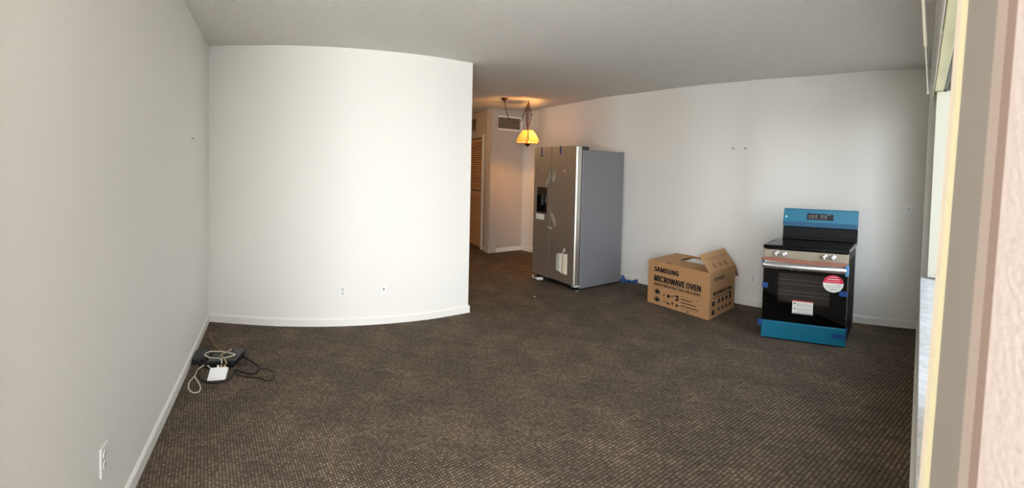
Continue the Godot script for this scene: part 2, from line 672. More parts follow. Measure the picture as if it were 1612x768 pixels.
# ---------------------------------------------------------------- the setting
func shell():
	var room = [Vector2(0.75, 0.4), Vector2(4.72, 4.6), Vector2(4.72, 9.75), Vector2(-3.4, 9.75), Vector2(-3.4, 4.4), Vector2(-1.15, 0.4)]
	var s = sf()
	# carpet: the walked-on face carries coordinates for the loops and for the wear
	var p = PackedVector2Array(room)
	var idx = Geometry2D.triangulate_polygon(p)
	for i in range(0, idx.size(), 3):
		var t = [p[idx[i]], p[idx[i + 1]], p[idx[i + 2]]]
		if (V(t[0].x, 0, t[0].y) - V(t[2].x, 0, t[2].y)).cross(V(t[0].x, 0, t[0].y) - V(t[1].x, 0, t[1].y)).y < 0:
			t = [t[0], t[2], t[1]]
		for q in t:
			s.set_uv(q.rotated(0.32) / 0.36)
			s.set_uv2(q / 3.1)
			s.add_vertex(V(q.x, 0, q.y))
	for i in p.size():
		var a = p[i]
		var b = p[(i + 1) % p.size()]
		s.set_uv(Vector2.ZERO)
		s.set_uv2(Vector2.ZERO)
		quad(s, V(a.x, 0, a.y), V(b.x, 0, b.y), V(b.x, -0.1, b.y), V(a.x, -0.1, a.y), V((a + b).x / 2.0 - 1.0, 0, (a + b).y / 2.0 - 4.0))
	plan_slab(room, -0.1, -0.02, s)
	struct("floor", s, M.carpet)
	struct("ceiling", plan_slab(room, CEIL, CEIL + 0.12), M.ceiling)
	var back = smooth_path(BACK)
	var right = smooth_path(RIGHT)
	struct("wall_back", strip(longer(back, 0.2, 0.0), -0.14, -0.012, 0.0, CEIL), M.paint)
	struct("wall_right", strip(longer(right, 0.15, 0.2), -0.16, -0.012, 0.0, CEIL), M.paint)
	struct("wall_left", strip(longer(LEFT, 0.0, 0.2), -0.15, -0.012, 0.0, CEIL), M.paint)
	struct("baseboard_back", strip(back, -0.014, 0.0, 0.0, 0.075, null, 0.012), M.trim)
	struct("baseboard_right", strip(right, -0.014, 0.0, 0.0, 0.08, null, 0.012), M.trim)
	struct("baseboard_left", strip(LEFT, -0.014, 0.0, 0.0, 0.075, null, 0.012), M.trim)
	# the short return of the baseboard round the free end of the back wall
	var e = BACK[BACK.size() - 1]
	struct("trim_1", strip([e, e + Vector2(-0.06, 0.13)], -0.002, 0.014, 0.0, 0.075, null, 0.012), M.trim)
	# walls that close the kitchen behind, out of sight
	struct("wall_kitchen", strip([Vector2(-3.1, 4.0), Vector2(-3.1, 9.6), Vector2(-0.9, 9.6)], -0.12, 0.0, 0.0, CEIL), M.hall_paint_shaded)
	# outdoors: the porch slab and its stucco side wall
	# unseen entry added to shape the daylight: side walls, roof and a big window
	var pw = sf()
	strip([Vector2(-1.7, -1.55), Vector2(-1.7, 1.0)], -0.15, 0.0, -0.1, CEIL, pw)
	strip([Vector2(-1.85, 1.0), Vector2(-1.19, 1.0)], 0.0, 0.14, -0.1, CEIL, pw)
	strip([Vector2(1.7, 0.2), Vector2(1.7, -1.55)], -0.15, 0.0, -0.1, CEIL, pw)
	strip([Vector2(0.7, 0.05), Vector2(1.85, 0.05)], -0.15, 0.0, -0.1, CEIL, pw)
	strip([Vector2(1.7, -1.5), Vector2(-1.7, -1.5)], -0.12, 0.0, -0.1, 0.2, pw)
	strip([Vector2(1.7, -1.5), Vector2(-1.7, -1.5)], -0.12, 0.0, 2.5, CEIL, pw)
	strip([Vector2(1.7, -1.5), Vector2(1.4, -1.5)], -0.12, 0.0, 0.2, 2.5, pw)
	strip([Vector2(-1.4, -1.5), Vector2(-1.7, -1.5)], -0.12, 0.0, 0.2, 2.5, pw)
	struct("wall_added_entry", pw, M.paint)
	struct("roof", plan_slab([Vector2(-1.9, -1.7), Vector2(1.9, -1.7), Vector2(1.9, 1.6), Vector2(0.75, 0.4), Vector2(-1.15, 0.4), Vector2(-1.9, 0.75)], CEIL + 0.005, CEIL + 0.12), M.ceiling)
	struct("trim_4", plan_slab([Vector2(-1.7, -1.5), Vector2(1.7, -1.5), Vector2(1.7, 0.2), Vector2(0.72, 0.38), Vector2(-1.13, 0.38), Vector2(-1.7, 0.6)], -0.1, -0.005), M.concrete)
	var w2 = struct_node("added_window_2")
	var wf = sf()
	for x in [-1.4, 0.0, 1.36]:
		bx(x, x + 0.04, 0.2, 2.5, 1.52, 1.56, 0.0, wf)
	for y in [0.2, 2.46]:
		bx(-1.4, 1.4, y, y + 0.04, 1.52, 1.56, 0.0, wf)
	part("window_frame", wf, M.aluminium, w2)
	for x in [-1.36, 0.04]:
		part("window_pane", bx(x, x + 1.32, 0.24, 2.46, 1.538, 1.542), M.glass, w2)
	var g = sf()
	box(g, V(2.0, -0.19, 1.0), Vector3(26, 0.16, 26))
	struct("ground", g, M.concrete)


func tilted(pts_low, y0, y1, tilt, s = null):
	# an upright piece of the door frame with the given plan outline at eye level, a little out of plumb
	if s == null:
		s = sf()
	var n = pts_low.size()
	var c = Vector2.ZERO
	for q in pts_low:
		c += q / n
	var at = func(q, y): return V(q.x + tilt * (y - 1.4), y, q.y)
	for i in n:
		var a = pts_low[i]
		var b = pts_low[(i + 1) % n]
		var m = (a + b) / 2.0 - c
		var e = b - a
		var nr = Vector2(e.y, -e.x)
		if nr.dot(m) < 0.0:
			nr = -nr
		quad(s, at.call(a, y0), at.call(b, y0), at.call(b, y1), at.call(a, y1), V(nr.x, 0, nr.y))
	var idx = Geometry2D.triangulate_polygon(PackedVector2Array(pts_low))
	for i in range(0, idx.size(), 3):
		for y in [y0, y1]:
			tri(s, at.call(pts_low[idx[i]], y), at.call(pts_low[idx[i + 1]], y), at.call(pts_low[idx[i + 2]], y), Vector3(0, 1.0 if y == y1 else -1.0, 0))
	return s


func fbox(s0, s1, n0, n1, y0, y1, s = null, ch = 0.0):
	# a box laid along the front wall
	if s == null:
		s = sf()
	var c = fp((s0 + s1) / 2.0, (n0 + n1) / 2.0)
	box(s, V(c.x, (y0 + y1) / 2.0, c.y), Vector3(absf(s1 - s0), absf(y1 - y0), absf(n1 - n0)), ch, Basis(V(FD.x, 0, FD.y), Vector3.UP, V(-FN.x, 0, -FN.y)))
	return s


const SILL := 0.6
const HEAD := 2.4
const WIN1 := 2.79
const GLASS0 := -0.55

func front_wall():
	var s = sf()
	fbox(-1.95, 3.2, -0.23, -0.012, 0.0, SILL - 0.03, s)
	fbox(WIN1, 3.2, -0.23, -0.012, SILL - 0.03, HEAD, s)
	fbox(-1.95, 3.2, -0.23, -0.012, HEAD, CEIL, s)
	fbox(-1.95, -1.86, -0.23, -0.04, SILL - 0.03, HEAD, s)
	fbox(-1.86, GLASS0, -0.23, -0.15, SILL - 0.03, HEAD, s)  # unseen infill added to keep window light off the near left wall
	struct("wall_front", s, M.paint)
	struct("baseboard_front", fbox(-1.9, 3.13, -0.014, 0.0, 0.0, 0.075), M.trim)
	# marble window sill of three slabs
	var sill = struct_node("trim_2")
	for k in [[-1.9, -1.742], [-1.738, -0.242], [-0.238, 1.248], [1.252, WIN1]]:
		part("marble_slab", fbox(k[0], k[1], -0.2, -0.011, SILL - 0.03, SILL, null, 0.002), M.marble, sill)
	# the window: an aluminium frame of three lights
	var w = struct_node("window_1")
	var f = sf()
	fbox(GLASS0, WIN1, -0.19, -0.15, SILL, SILL + 0.04, f)
	fbox(GLASS0, WIN1, -0.19, -0.15, HEAD - 0.04, HEAD, f)
	var xs = [GLASS0 + 0.02, 0.55, 1.65, WIN1 - 0.02]
	for x in xs:
		fbox(x - 0.02, x + 0.02, -0.19, -0.15, SILL + 0.04, HEAD - 0.04, f)
	part("window_frame", f, M.aluminium, w)
	for i in 3:
		part("window_pane", fbox(xs[i] + 0.02, xs[i + 1] - 0.02, -0.172, -0.168, SILL + 0.04, HEAD - 0.04), M.glass, w)
	# the door frame beside the camera: casing edge, weather strip, jamb face, brick mould, stucco return
	var d = struct_node("door_2")
	var q = [Vector2(0.598, 0.62), Vector2(0.5995, 0.615), Vector2(0.598, 0.605), Vector2(0.574, 0.545), Vector2(0.5664, 0.526), Vector2(0.563, 0.513)]
	var deep = Vector2(0.12, 0.11)
	part("casing", tilted([q[0], q[1], q[1] + deep, q[0] + deep], 0.0, 2.1, 0.028), M.jamb_tan, d)
	part("weather_strip", tilted([q[1], q[2], q[2] + deep, q[1] + deep], 0.0, 2.1, 0.028), M.jamb_cream, d)
	part("jamb", tilted([q[2], q[3], q[3] + deep, q[2] + deep], 0.0, 2.1, 0.028), M.jamb_grey, d)
	part("brick_mould", tilted([q[3], q[4], q[4] + deep, q[3] + deep], 0.0, 2.1, 0.028), M.jamb_pink, d)
	part("joint", tilted([q[4], q[5], q[5] + deep, q[4] + deep], 0.0, 2.1, 0.028), M.jamb_dark, d)
	var o = Vector2(-0.12, -0.35)  # stub angled inward to shade the door jamb from the entry light
	struct("wall_porch", tilted([q[5], q[5] + o, q[5] + o + Vector2(0.2, 0), q[5] + deep + Vector2(0.1, 0.0)], -0.1, 2.9, 0.028), M.stucco)


func hallway():
	var a = Vector2(-0.398, 7.969)
	var b = Vector2(0.195, 8.372)
	var far = a + Vector2(-0.4047, 0.9145) * 1.8
	struct("wall_hall", strip(longer([a, b], 0.0, 0.15), -0.14, -0.012, 0.0, CEIL), M.hall_paint_shaded)
	struct("baseboard_hall", strip([a, b], -0.014, 0.0, 0.0, 0.075, null, 0.012), M.trim)
	# the closet wall, with the louvred door standing in it
	var u = (a - far).normalized()
	var at = func(d): return a - u * d
	var s = sf()
	strip([at.call(0.42), at.call(0.0)], -0.14, -0.012, 0.0, CEIL, s)
	strip([at.call(1.3), at.call(0.42)], -0.14, -0.012, 2.11, CEIL, s)
	strip([far, at.call(1.3)], -0.14, -0.012, 0.0, CEIL, s)
	strip([at.call(1.3), at.call(0.42)], -0.14, -0.12, 0.0, 2.11, s)
	struct("wall_closet", s, M.hall_paint_shaded)
	struct("baseboard_closet", strip([at.call(0.36), at.call(0.0)], -0.014, 0.0, 0.0, 0.075, null, 0.012), M.trim)
	struct("trim_3", strip([at.call(0.435), at.call(0.375)], -0.014, 0.006, 0.0, 2.16), M.trim)
	var d = struct_node("door_1")
	var fr = sf()
	strip([at.call(0.49), at.call(0.445)], -0.06, -0.03, 0.01, 2.09, fr)
	strip([at.call(1.28), at.call(1.235)], -0.06, -0.03, 0.01, 2.09, fr)
	strip([at.call(1.235), at.call(0.49)], -0.06, -0.03, 0.01, 0.09, fr)
	strip([at.call(1.235), at.call(0.49)], -0.06, -0.03, 2.04, 2.09, fr)
	strip([at.call(1.235), at.call(0.49)], -0.06, -0.03, 1.02, 1.08, fr)
	part("door_frame", fr, M.louver, d)
	var mid = at.call(0.862)
	var bs = Basis(V(u.x, 0, u.y), Vector3.UP, V(u.y, 0, -u.x)) * Basis(Vector3.RIGHT, deg_to_rad(-38))
	for k in 44:
		var y = 0.11 + k * 0.0445
		if y > 1.0 and y < 1.1:
			continue
		var sl = sf()
		var nr = Vector2(u.y, -u.x) * -0.042
		box(sl, V(mid.x + nr.x, y, mid.y + nr.y), Vector3(0.746, 0.041, 0.006), 0.0, bs)
		part("slat", sl, M.louver, d)
	# the return-air grille over the short wall and a small grille above the closet door
	var t = (b - a).normalized()
	var g = thing("return_grille", "wide white return-air grille with upright slats high on the short hall wall", "vent", V(a.x + t.x * 0.36 + t.y * -0.012, 2.36, a.y + t.y * 0.36 + t.x * 0.012), yaw_of(t))
	warp = Transform3D()
	var f = sf()
	for k in [[-0.345, 0.345, 0.1, 0.135], [-0.345, 0.345, -0.135, -0.1], [-0.345, -0.28, -0.1, 0.1], [0.28, 0.345, -0.1, 0.1]]:
		bx(k[0], k[1], k[2], k[3], 0.0, 0.008, 0.0, f)
	part("frame", f, M.trim, g)
	part("backing", bx(-0.28, 0.28, -0.1, 0.1, 0.0, 0.001), M.vent_dark, g)
	for k in 20:
		var sl = sf()
		box(sl, Vector3(-0.266 + k * 0.028, 0, 0.005), Vector3(0.017, 0.2, 0.003), 0.0, Basis(Vector3.UP, 0.5))
		part("slat", sl, M.vent_slat, g)
	var c = at.call(1.01) + Vector2(u.y, -u.x) * -0.012
	var g2 = thing("small_grille", "small dark grille with level slats above the louvred closet door", "vent", V(c.x, 2.39, c.y), yaw_of(u))
	part("backing", bx(-0.15, 0.15, -0.11, 0.11, 0.0, 0.002), M.vent_dark, g2)
	for k in 6:
		var sl = sf()
		box(sl, Vector3(0, -0.09 + k * 0.036, 0.006), Vector3(0.3, 0.014, 0.003), 0.0, Basis(Vector3.RIGHT, 0.5))
		part("slat", sl, M.vent_slat, g2)


	# added lamp, out of sight, for the unseen source that lights the closet door
	var kl = thing("added_ceiling_lamp", "unseen round ceiling lamp added behind the back wall to light the closet door", "lamp", V(-1.7, CEIL, 7.3))
	s = sf()
	lathe(s, Transform3D(), [Vector2(0, 0), Vector2(0.16, 0), Vector2(0.16, -0.025), Vector2(0.15, -0.03)], 24)
	part("base", s, M.trim, kl)
	s = sf()
	lathe(s, Transform3D(), [Vector2(0.15, -0.028), Vector2(0.14, -0.055), Vector2(0.08, -0.085), Vector2(0, -0.095)], 24)
	part("glowing_dome", s, M.dome, kl)
	var l = OmniLight3D.new()
	l.name = "added_kitchen_light"
	l.light_color = Color(1.0, 0.78, 0.52)
	l.light_energy = 0.45
	l.light_size = 0.12
	l.omni_range = 14.0
	l.omni_attenuation = 2.0
	l.shadow_enabled = true
	l.position = Vector3(0, -0.22, 0)
	kl.add_child(l)


# ---------------------------------------------------------------- appliances
func fridge():
	var st = stand(Vector2(0.311, 6.224), Vector2(0.794, 5.475), 0.883, -0.054)
	var w = st[2]
	var t = thing("refrigerator", "tall stainless side-by-side refrigerator with grey side panel, ice dispenser and blue tape", "refrigerator", st[0], st[1])
	part("body", bx(0.004, w - 0.004, 0.03, 1.775, -0.883, -0.105, 0.006), M.fridge_side, t)
	part("gasket", bx(0.012, w - 0.012, 0.08, 1.77, -0.106, -0.088), M.dark_grey, t)
	part("toe_grille", bx(0.02, w - 0.02, 0.012, 0.07, -0.16, -0.07), M.black, t)
	var seam = 0.374
	var s = sf()
	var hole = [0.068, 0.3, 0.925, 1.28]
	panel_hole(s, [0.0, seam - 0.003, 0.075, 1.825], hole, -0.09, 0.0, 0.07)
	var door = part("door", s, M.stainless, t)
	part("control_panel", bx(0.07, 0.298, 1.178, 1.278, -0.06, -0.004), M.panel_brown, door)
	var cav = sf()
	bx(0.07, 0.298, 0.928, 1.176, -0.069, -0.064, 0.0, cav)
	bx(0.0695, 0.073, 0.928, 1.176, -0.066, -0.002, 0.0, cav)
	bx(0.295, 0.2985, 0.928, 1.176, -0.066, -0.002, 0.0, cav)
	part("dispenser_niche", cav, M.black_gloss, door)
	var sp = sf()
	bx(0.125, 0.165, 1.03, 1.176, -0.055, -0.03, 0.006, sp)
	bx(0.2, 0.24, 1.06, 1.176, -0.055, -0.03, 0.006, sp)
	part("dispenser_paddle", sp, M.dark_grey, door)
	part("drip_tray", bx(0.075, 0.293, 0.929, 0.945, -0.064, 0.004, 0.003), M.dark_grey, door)
	var pd = part("protective_film", bx(0.062, 0.25, 0.84, 0.915, 0.0005, 0.0015), M.paper, door)
	pd.set_meta("label", "white paper sticker under the dispenser")
	var d2 = part("door", bx(seam + 0.003, w, 0.075, 1.825, -0.09, 0.0, 0.012), M.stainless, t)
	# hinge covers and feet
	for x in [0.03, w - 0.12]:
		part("hinge_cover", bx(x, x + 0.09, 1.775, 1.822, -0.24, -0.075, 0.008), M.dark_grey, t)
	for x in [0.04, w - 0.05]:
		var ft = sf()
		lathe(ft, Transform3D(Basis(), Vector3(x, 0.0, -0.1)), [Vector2(0, 0), Vector2(0.022, 0), Vector2(0.022, 0.012), Vector2(0.01, 0.016), Vector2(0.01, 0.04), Vector2(0, 0.04)], 12)
		part("levelling_foot", ft, M.socket_grey, t)
	part("hinge_bracket", bx(w - 0.07, w - 0.005, 0.058, 0.074, -0.1, -0.02, 0.003), M.socket_grey, t)
	# blue tape over the tops of both doors
	for k in [[0.148, 0.172, 0], [0.552, 0.577, 1]]:
		var tp = sf()
		var x0 = k[0]
		var x1 = k[1]
		var pr = [Vector2(0.0018, 1.712 if k[1] == 0 else 1.722), Vector2(0.0018, 1.8268), Vector2(-0.05, 1.8268)]
		for i in 2:
			var a = pr[i]
			var b = pr[i + 1]
			quad(tp, Vector3(x0, a.y, a.x), Vector3(x1, a.y, a.x), Vector3(x1, b.y, b.x), Vector3(x0, b.y, b.x), Vector3(0, 1, 1))
			var dn = Vector3(0, -0.001 if i == 1 else 0.0, -0.001 if i == 0 else 0.0)
			quad(tp, Vector3(x0, a.y, a.x) + dn, Vector3(x1, a.y, a.x) + dn, Vector3(x1, b.y, b.x) + dn, Vector3(x0, b.y, b.x) + dn, -Vector3(0, 1, 1))
		if k[2] == 0:
			bx(x0 - 0.012, x1 + 0.018, 1.7, 1.718, 0.0006, 0.0018, 0.0, tp)
		part("blue_tape", tp, M.tape, door if k[2] == 0 else d2)
	# scraps of clear film, tabs by the seam
	var XY = Transform3D(Basis(), Vector3(0, 0, 0.0008))
	for poly in [[[0.26, 1.3], [0.33, 1.43], [0.365, 1.52], [0.368, 1.42], [0.34, 1.38], [0.29, 1.3]], [[0.17, 1.52], [0.2, 1.56], [0.19, 1.5]]]:
		var sc = sf()
		ext(sc, poly.map(func(q): return Vector2(q[0], q[1])), XY, 0.0006)
		part("film_scrap", sc, M.scrap, door)
	for poly in [[[0.4, 1.4], [0.43, 1.49], [0.46, 1.51], [0.48, 1.44], [0.47, 1.36], [0.42, 1.37]], [[0.385, 0.9], [0.39, 0.97], [0.45, 0.93], [0.5, 0.88], [0.51, 0.8], [0.49, 0.76], [0.45, 0.83]], [[0.62, 1.5], [0.66, 1.53], [0.68, 1.5], [0.65, 1.48]]]:
		var sc = sf()
		ext(sc, poly.map(func(q): return Vector2(q[0], q[1])), XY, 0.0006)
		part("film_scrap", sc, M.scrap, d2)
	part("tab", bx(0.335, 0.36, 0.745, 0.757, 0.0, 0.004), M.white_plastic, door)
	part("tab", bx(0.39, 0.42, 0.742, 0.754, 0.0, 0.004), M.white_plastic, d2)
	# the leaflet that hangs on the right door
	var base = st[0]
	var l = thing("instruction_leaflet", "open white paper leaflet hanging by a string on the refrigerator's right door", "leaflet", base, st[1])
	for page in [[0.535, 0.655, 0, M.paper], [0.655, 0.76, 1, M.paper_cream]]:
		var pg = sf()
		pg.set_smooth_group(1)
		var n = 6
		for i in n:
			var q = []
			for e in [i, i + 1]:
				var f = float(e) / n
				var x = lerpf(page[0], page[1], f)
				var z = 0.006 + 0.016 * sin(PI * (f if page[2] == 0 else 1.0 - f) * 0.8)
				var top = 0.452 - (0.03 * (1.0 - f) * (1.0 - f) if page[2] == 0 else -0.005 * f)
				var bot = 0.225 - 0.012 * f if page[2] == 0 else 0.213 - 0.02 * f
				q.append([x, z, top, bot])
			for off in [0.0, -0.0025]:
				quad(pg, Vector3(q[0][0], q[0][3], q[0][1] + off), Vector3(q[1][0], q[1][3], q[1][1] + off), Vector3(q[1][0], q[1][2], q[1][1] + off), Vector3(q[0][0], q[0][2], q[0][1] + off), Vector3(0, 0, 1 if off == 0.0 else -1))
		part("page", pg, page[3], l)
	var pl = sf()
	for k in 9:
		bx(0.555, 0.64, 0.25 + k * 0.021, 0.2535 + k * 0.021, 0.0225, 0.0233, 0.0, pl)
	part("printed_lines", pl, M.print_grey, l)
	var sg = sf()
	tube(sg, [Vector3(0.64, 0.19, 0.008), Vector3(0.64, 0.23, 0.012), Vector3(0.67, 0.45, 0.02), Vector3(0.69, 0.5, 0.004)], 0.0035, 6)
	bx(0.68, 0.704, 0.485, 0.52, 0.001, 0.008, 0.003, sg)
	part("string", sg, M.white_plastic, l)
	warp = Transform3D()


func range_cooker():
	var st = stand(Vector2(2.344, 4.095), Vector2(2.958, 3.864), 0.625, 0.25)
	var w = st[2]
	var t = thing("kitchen_range", "black electric range with blue-filmed control back and drawer, taped oven door", "range", st[0], st[1])
	var body = part("body", bx(0.008, w - 0.008, 0.025, 0.838, -0.625, -0.05, 0.004), M.enamel, t)
	for k in 4:
		part("side_rib", bx(w - 0.009, w - 0.003, 0.1, 0.76, -0.15 - k * 0.12, -0.11 - k * 0.12, 0.003), M.enamel, body)
	for x in [0.04, w - 0.06]:
		for z in [-0.05, -0.57]:
			var ft = sf()
			lathe(ft, Transform3D(Basis(), Vector3(x, 0, z)), [Vector2(0, 0), Vector2(0.018, 0), Vector2(0.018, 0.01), Vector2(0.008, 0.014), Vector2(0.008, 0.03), Vector2(0, 0.03)], 10)
			part("levelling_foot", ft, M.black, t)
	# storage drawer
	var dr = part("drawer", bx(0.0, w, 0.012, 0.17, -0.045, 0.0, 0.006), M.film_blue, t)
	dr.set_meta("label", "storage drawer under blue protective film")
	part("blue_tape", bx(0.553, 0.652, 0.083, 0.118, 0.0004, 0.0016), M.tape, dr)
	part("tape_end", bx(-0.03, 0.01, 0.115, 0.172, -0.012, 0.001, 0.003), M.tape, dr)
	part("tape_end", bx(w - 0.004, w + 0.004, 0.125, 0.168, -0.09, -0.01, 0.001), M.tape, dr)
	# oven door
	var s = sf()
	panel_hole(s, [0.003, w - 0.003, 0.178, 0.655], [0.122, 0.526, 0.35, 0.622], -0.048, -0.004, 0.036)
	var door = part("oven_door", s, M.black_glass, t)
	part("oven_cavity", bx(0.123, 0.525, 0.351, 0.621, -0.0405, -0.0385), M.oven_inside, door)
	for y in [0.42, 0.455, 0.522, 0.56]:
		var rk = sf()
		tube(rk, [Vector3(0.124, y, -0.03), Vector3(0.524, y, -0.03)], 0.0035, 6)
		part("rack_wire", rk, M.rack, door)
	part("window_pane", bx(0.12, 0.528, 0.348, 0.624, -0.0035, -0.0025), M.oven_pane, door)
	# door handle wrapped in clear plastic, ends taped
	var h = sf()
	var path = []
	for i in 13:
		var f = i / 12.0
		path.append(Vector3(lerpf(0.012, w - 0.012, f), 0.692 - 0.003 * sin(PI * f), 0.03 + 0.022 * sin(PI * f)))
	tube(h, path, 0.025, 14)
	for x in [0.03, w - 0.03]:
		bx(x - 0.018, x + 0.018, 0.675, 0.71, -0.004, 0.03, 0.004, h)
	var hd = part("handle", h, M.chrome, door)
	part("handle_plate", bx(0.006, w - 0.006, 0.656, 0.73, -0.03, -0.002, 0.002), M.foil, door)
	var wr = sf()
	rng.seed = 5
	wr.set_smooth_group(FLAT)
	for k in 46:
		var f = 0.12 + 0.62 * rng.randf()
		var p = Vector3(lerpf(0.012, w - 0.012, f), 0.69 + 0.022 * (rng.randf() - 0.5) * 2.0, 0.047 + 0.02 * sin(PI * f) + 0.006 * rng.randf())
		var r = 0.006 + 0.008 * rng.randf()
		var q = []
		for i in 3:
			q.append(p + Vector3((rng.randf() - 0.5) * 3.2, rng.randf() - 0.5, rng.randf() - 0.5) * r)
		tri(wr, q[0], q[1], q[2], Vector3(0, 0, 1))
		var bk = Vector3(0, -0.003, -0.004)
		tri(wr, q[0] + bk, q[1] + bk, q[2] + bk, Vector3(0, 0, -1))
		for i in 3:
			quad(wr, q[i], q[(i + 1) % 3], q[(i + 1) % 3] + bk, q[i] + bk, q[i] - q[(i + 2) % 3])
	part("crumpled_wrap", wr, M.foil, door)
	part("blue_tape", bx(w - 0.02, w + 0.003, 0.645, 0.735, -0.02, 0.048, 0.004), M.tape_light, door)
	part("blue_tape", bx(-0.003, 0.004, 0.66, 0.74, -0.02, 0.02, 0.001), M.tape, door)
	part("blue_tape", bx(-0.004, 0.044, 0.472, 0.52, -0.0045, -0.0025), M.tape, door)
	part("blue_tape", bx(0.596, w, 0.457, 0.503, -0.0045, -0.0025), M.tape, door)
	# round sticker and safety label on the door glass
	var c = Vector3(0.548, 0.563, -0.0022)
	var disc = []
	for k in 40:
		disc.append(Vector2(cos(TAU * k / 40), sin(TAU * k / 40)) * 0.077)
	var sd = sf()
	ext(sd, disc, Transform3D(Basis(), c), 0.0008)
	var st1 = part("round_sticker", sd, M.paper, door)
	st1.set_meta("label", "round sticker, crimson above and white below")
	var cap = []
	for k in 21:
		var an = lerpf(0.03, PI - 0.03, k / 20.0)
		cap.append(Vector2(cos(an) * 0.0768, maxf(sin(an) * 0.0768, 0.006)))
	var sr = sf()
	ext(sr, cap, Transform3D(Basis(), c + Vector3(0, 0, 0.0006)), 0.0006)
	part("sticker_field", sr, M.pink_red, st1 if false else door)
	var tw = sf()
	for k in [[-0.03, 0.03, 0.058, 0.0625], [-0.045, 0.045, 0.037, 0.0435], [-0.055, 0.05, 0.019, 0.0225]]:
		bx(c.x + k[0], c.x + k[1], c.y + k[2], c.y + k[3], c.z + 0.0011, c.z + 0.0016, 0.0, tw)
	part("sticker_lines", tw, M.paper, door)
	var tg = sf()
	for k in 4:
		box(tg, c + Vector3(-0.045 + k * 0.018, -0.025 - k * 0.003, 0.001), Vector3(0.028, 0.0025, 0.0006), 0.0, Basis(Vector3(0, 0, 1), 0.7))
	for k in [[-0.03, 0.045, -0.05, -0.047], [-0.025, 0.035, -0.058, -0.055], [0.03, 0.055, -0.012, -0.0095], [0.03, 0.055, -0.028, -0.0255], [0.03, 0.033, -0.028, -0.01], [0.052, 0.055, -0.028, -0.01]]:
		bx(c.x + k[0], c.x + k[1], c.y + k[2], c.y + k[3], c.z + 0.0007, c.z + 0.0013, 0.0, tg)
	part("sticker_print", tg, M.print_grey, door)
	part("safety_label", bx(0.244, 0.404, 0.261, 0.383, -0.0038, -0.0022), M.paper, door)
	part("label_band", bx(0.244, 0.404, 0.373, 0.383, -0.0022, -0.0016), M.red_print, door)
	for k in [[0.256, 0.268, 0.347, 0.359], [0.256, 0.268, 0.301, 0.312]]:
		part("label_symbol", bx(k[0], k[1], k[2], k[3], -0.0022, -0.0016), M.ink, door)
	var lp = sf()
	for k in 8:
		if k == 3:
			continue
		bx(0.276, 0.276 + (0.12 if k % 3 else 0.095), 0.354 - k * 0.0105, 0.3565 - k * 0.0105, -0.0022, -0.0016, 0.0, lp)
	bx(0.25, 0.398, 0.264, 0.272, -0.0022, -0.0016, 0.0, lp)
	part("label_print", lp, M.print_grey, door)
	# control fascia with four wrapped knobs and the loose copper strip
	var fs = part("fascia", bx(0.003, w - 0.003, 0.738, 0.83, -0.055, -0.006, 0.003), M.fascia_steel, t)
	for x in [0.102, 0.164, 0.475, 0.54]:
		var k = sf()
		lathe(k, Transform3D(Basis(Vector3.RIGHT, PI / 2), Vector3(x, 0.793, -0.006)), [Vector2(0, 0), Vector2(0.024, 0), Vector2(0.024, 0.006), Vector2(0.02, 0.01), Vector2(0.018, 0.03), Vector2(0.014, 0.034), Vector2(0, 0.034)], 20)
		box(k, Vector3(x, 0.793, 0.03), Vector3(0.008, 0.036, 0.012), 0.002, Basis(Vector3(0, 0, 1), 0.4))
		part("knob", k, M.chrome, t)
	var cs = sf()
	ext(cs, [Vector2(-0.014, 0.744), Vector2(-0.012, 0.764), Vector2(0.1, 0.771), Vector2(0.22, 0.768), Vector2(0.36, 0.76), Vector2(0.37, 0.753), Vector2(0.4, 0.753), Vector2(0.41, 0.763), Vector2(w - 0.01, 0.762), Vector2(w - 0.012, 0.736), Vector2(0.4, 0.727), Vector2(0.2, 0.73)], Transform3D(Basis(Vector3.RIGHT, -0.5), Vector3(0, 0.08, 0.378)), 0.007)
	part("copper_strip", cs, M.copper_strip, t)
	# cooktop
	part("cooktop", bx(-0.004, w + 0.004, 0.838, 0.872, -0.56, 0.006, 0.006), M.black_gloss, t)
	part("blue_tape", bx(0.0, 0.012, 0.8725, 0.8735, -0.42, -0.12), M.tape, t)
	# back guard: black step below, blue filmed panel leaning above
	var bg = sf()
	bx(0.03, w + 0.002, 0.838, 1.0, -0.625, -0.565, 0.006, bg)
	bx(0.03, w + 0.002, 0.872, 0.9, -0.58, -0.545, 0.006, bg)
	part("back_step", bg, M.enamel, t)
	var up = sf()
	var prof = [Vector2(-0.625, 1.0), Vector2(-0.55, 1.002), Vector2(-0.548, 1.05), Vector2(-0.585, 1.172), Vector2(-0.595, 1.178), Vector2(-0.625, 1.178)]
	ext(up, prof.map(func(q): return Vector2(q.x, q.y)), Transform3D(Basis(Vector3(0, 0, 1), Vector3(0, 1, 0), Vector3(1, 0, 0)), Vector3(0.03, 0, 0)), w - 0.028)
	var cp = part("control_back", up, M.film_blue, t)
	cp.set_meta("label", "control panel under blue protective film")
	part("lower_band", bx(0.03, w + 0.002, 1.003, 1.048, -0.552, -0.5465, 0.0), M.film_blue_dark, cp)
	var sl = Transform3D(Basis(Vector3.RIGHT, -atan2(0.037, 0.122)), Vector3(0, 1.05, -0.548))
	var ds = sf()
	ext(ds, [Vector2(0.236, 0.025), Vector2(0.458, 0.025), Vector2(0.458, 0.088), Vector2(0.236, 0.092)], sl, 0.0015)
	part("display", ds, M.black_gloss, cp)
	var dt = sf()
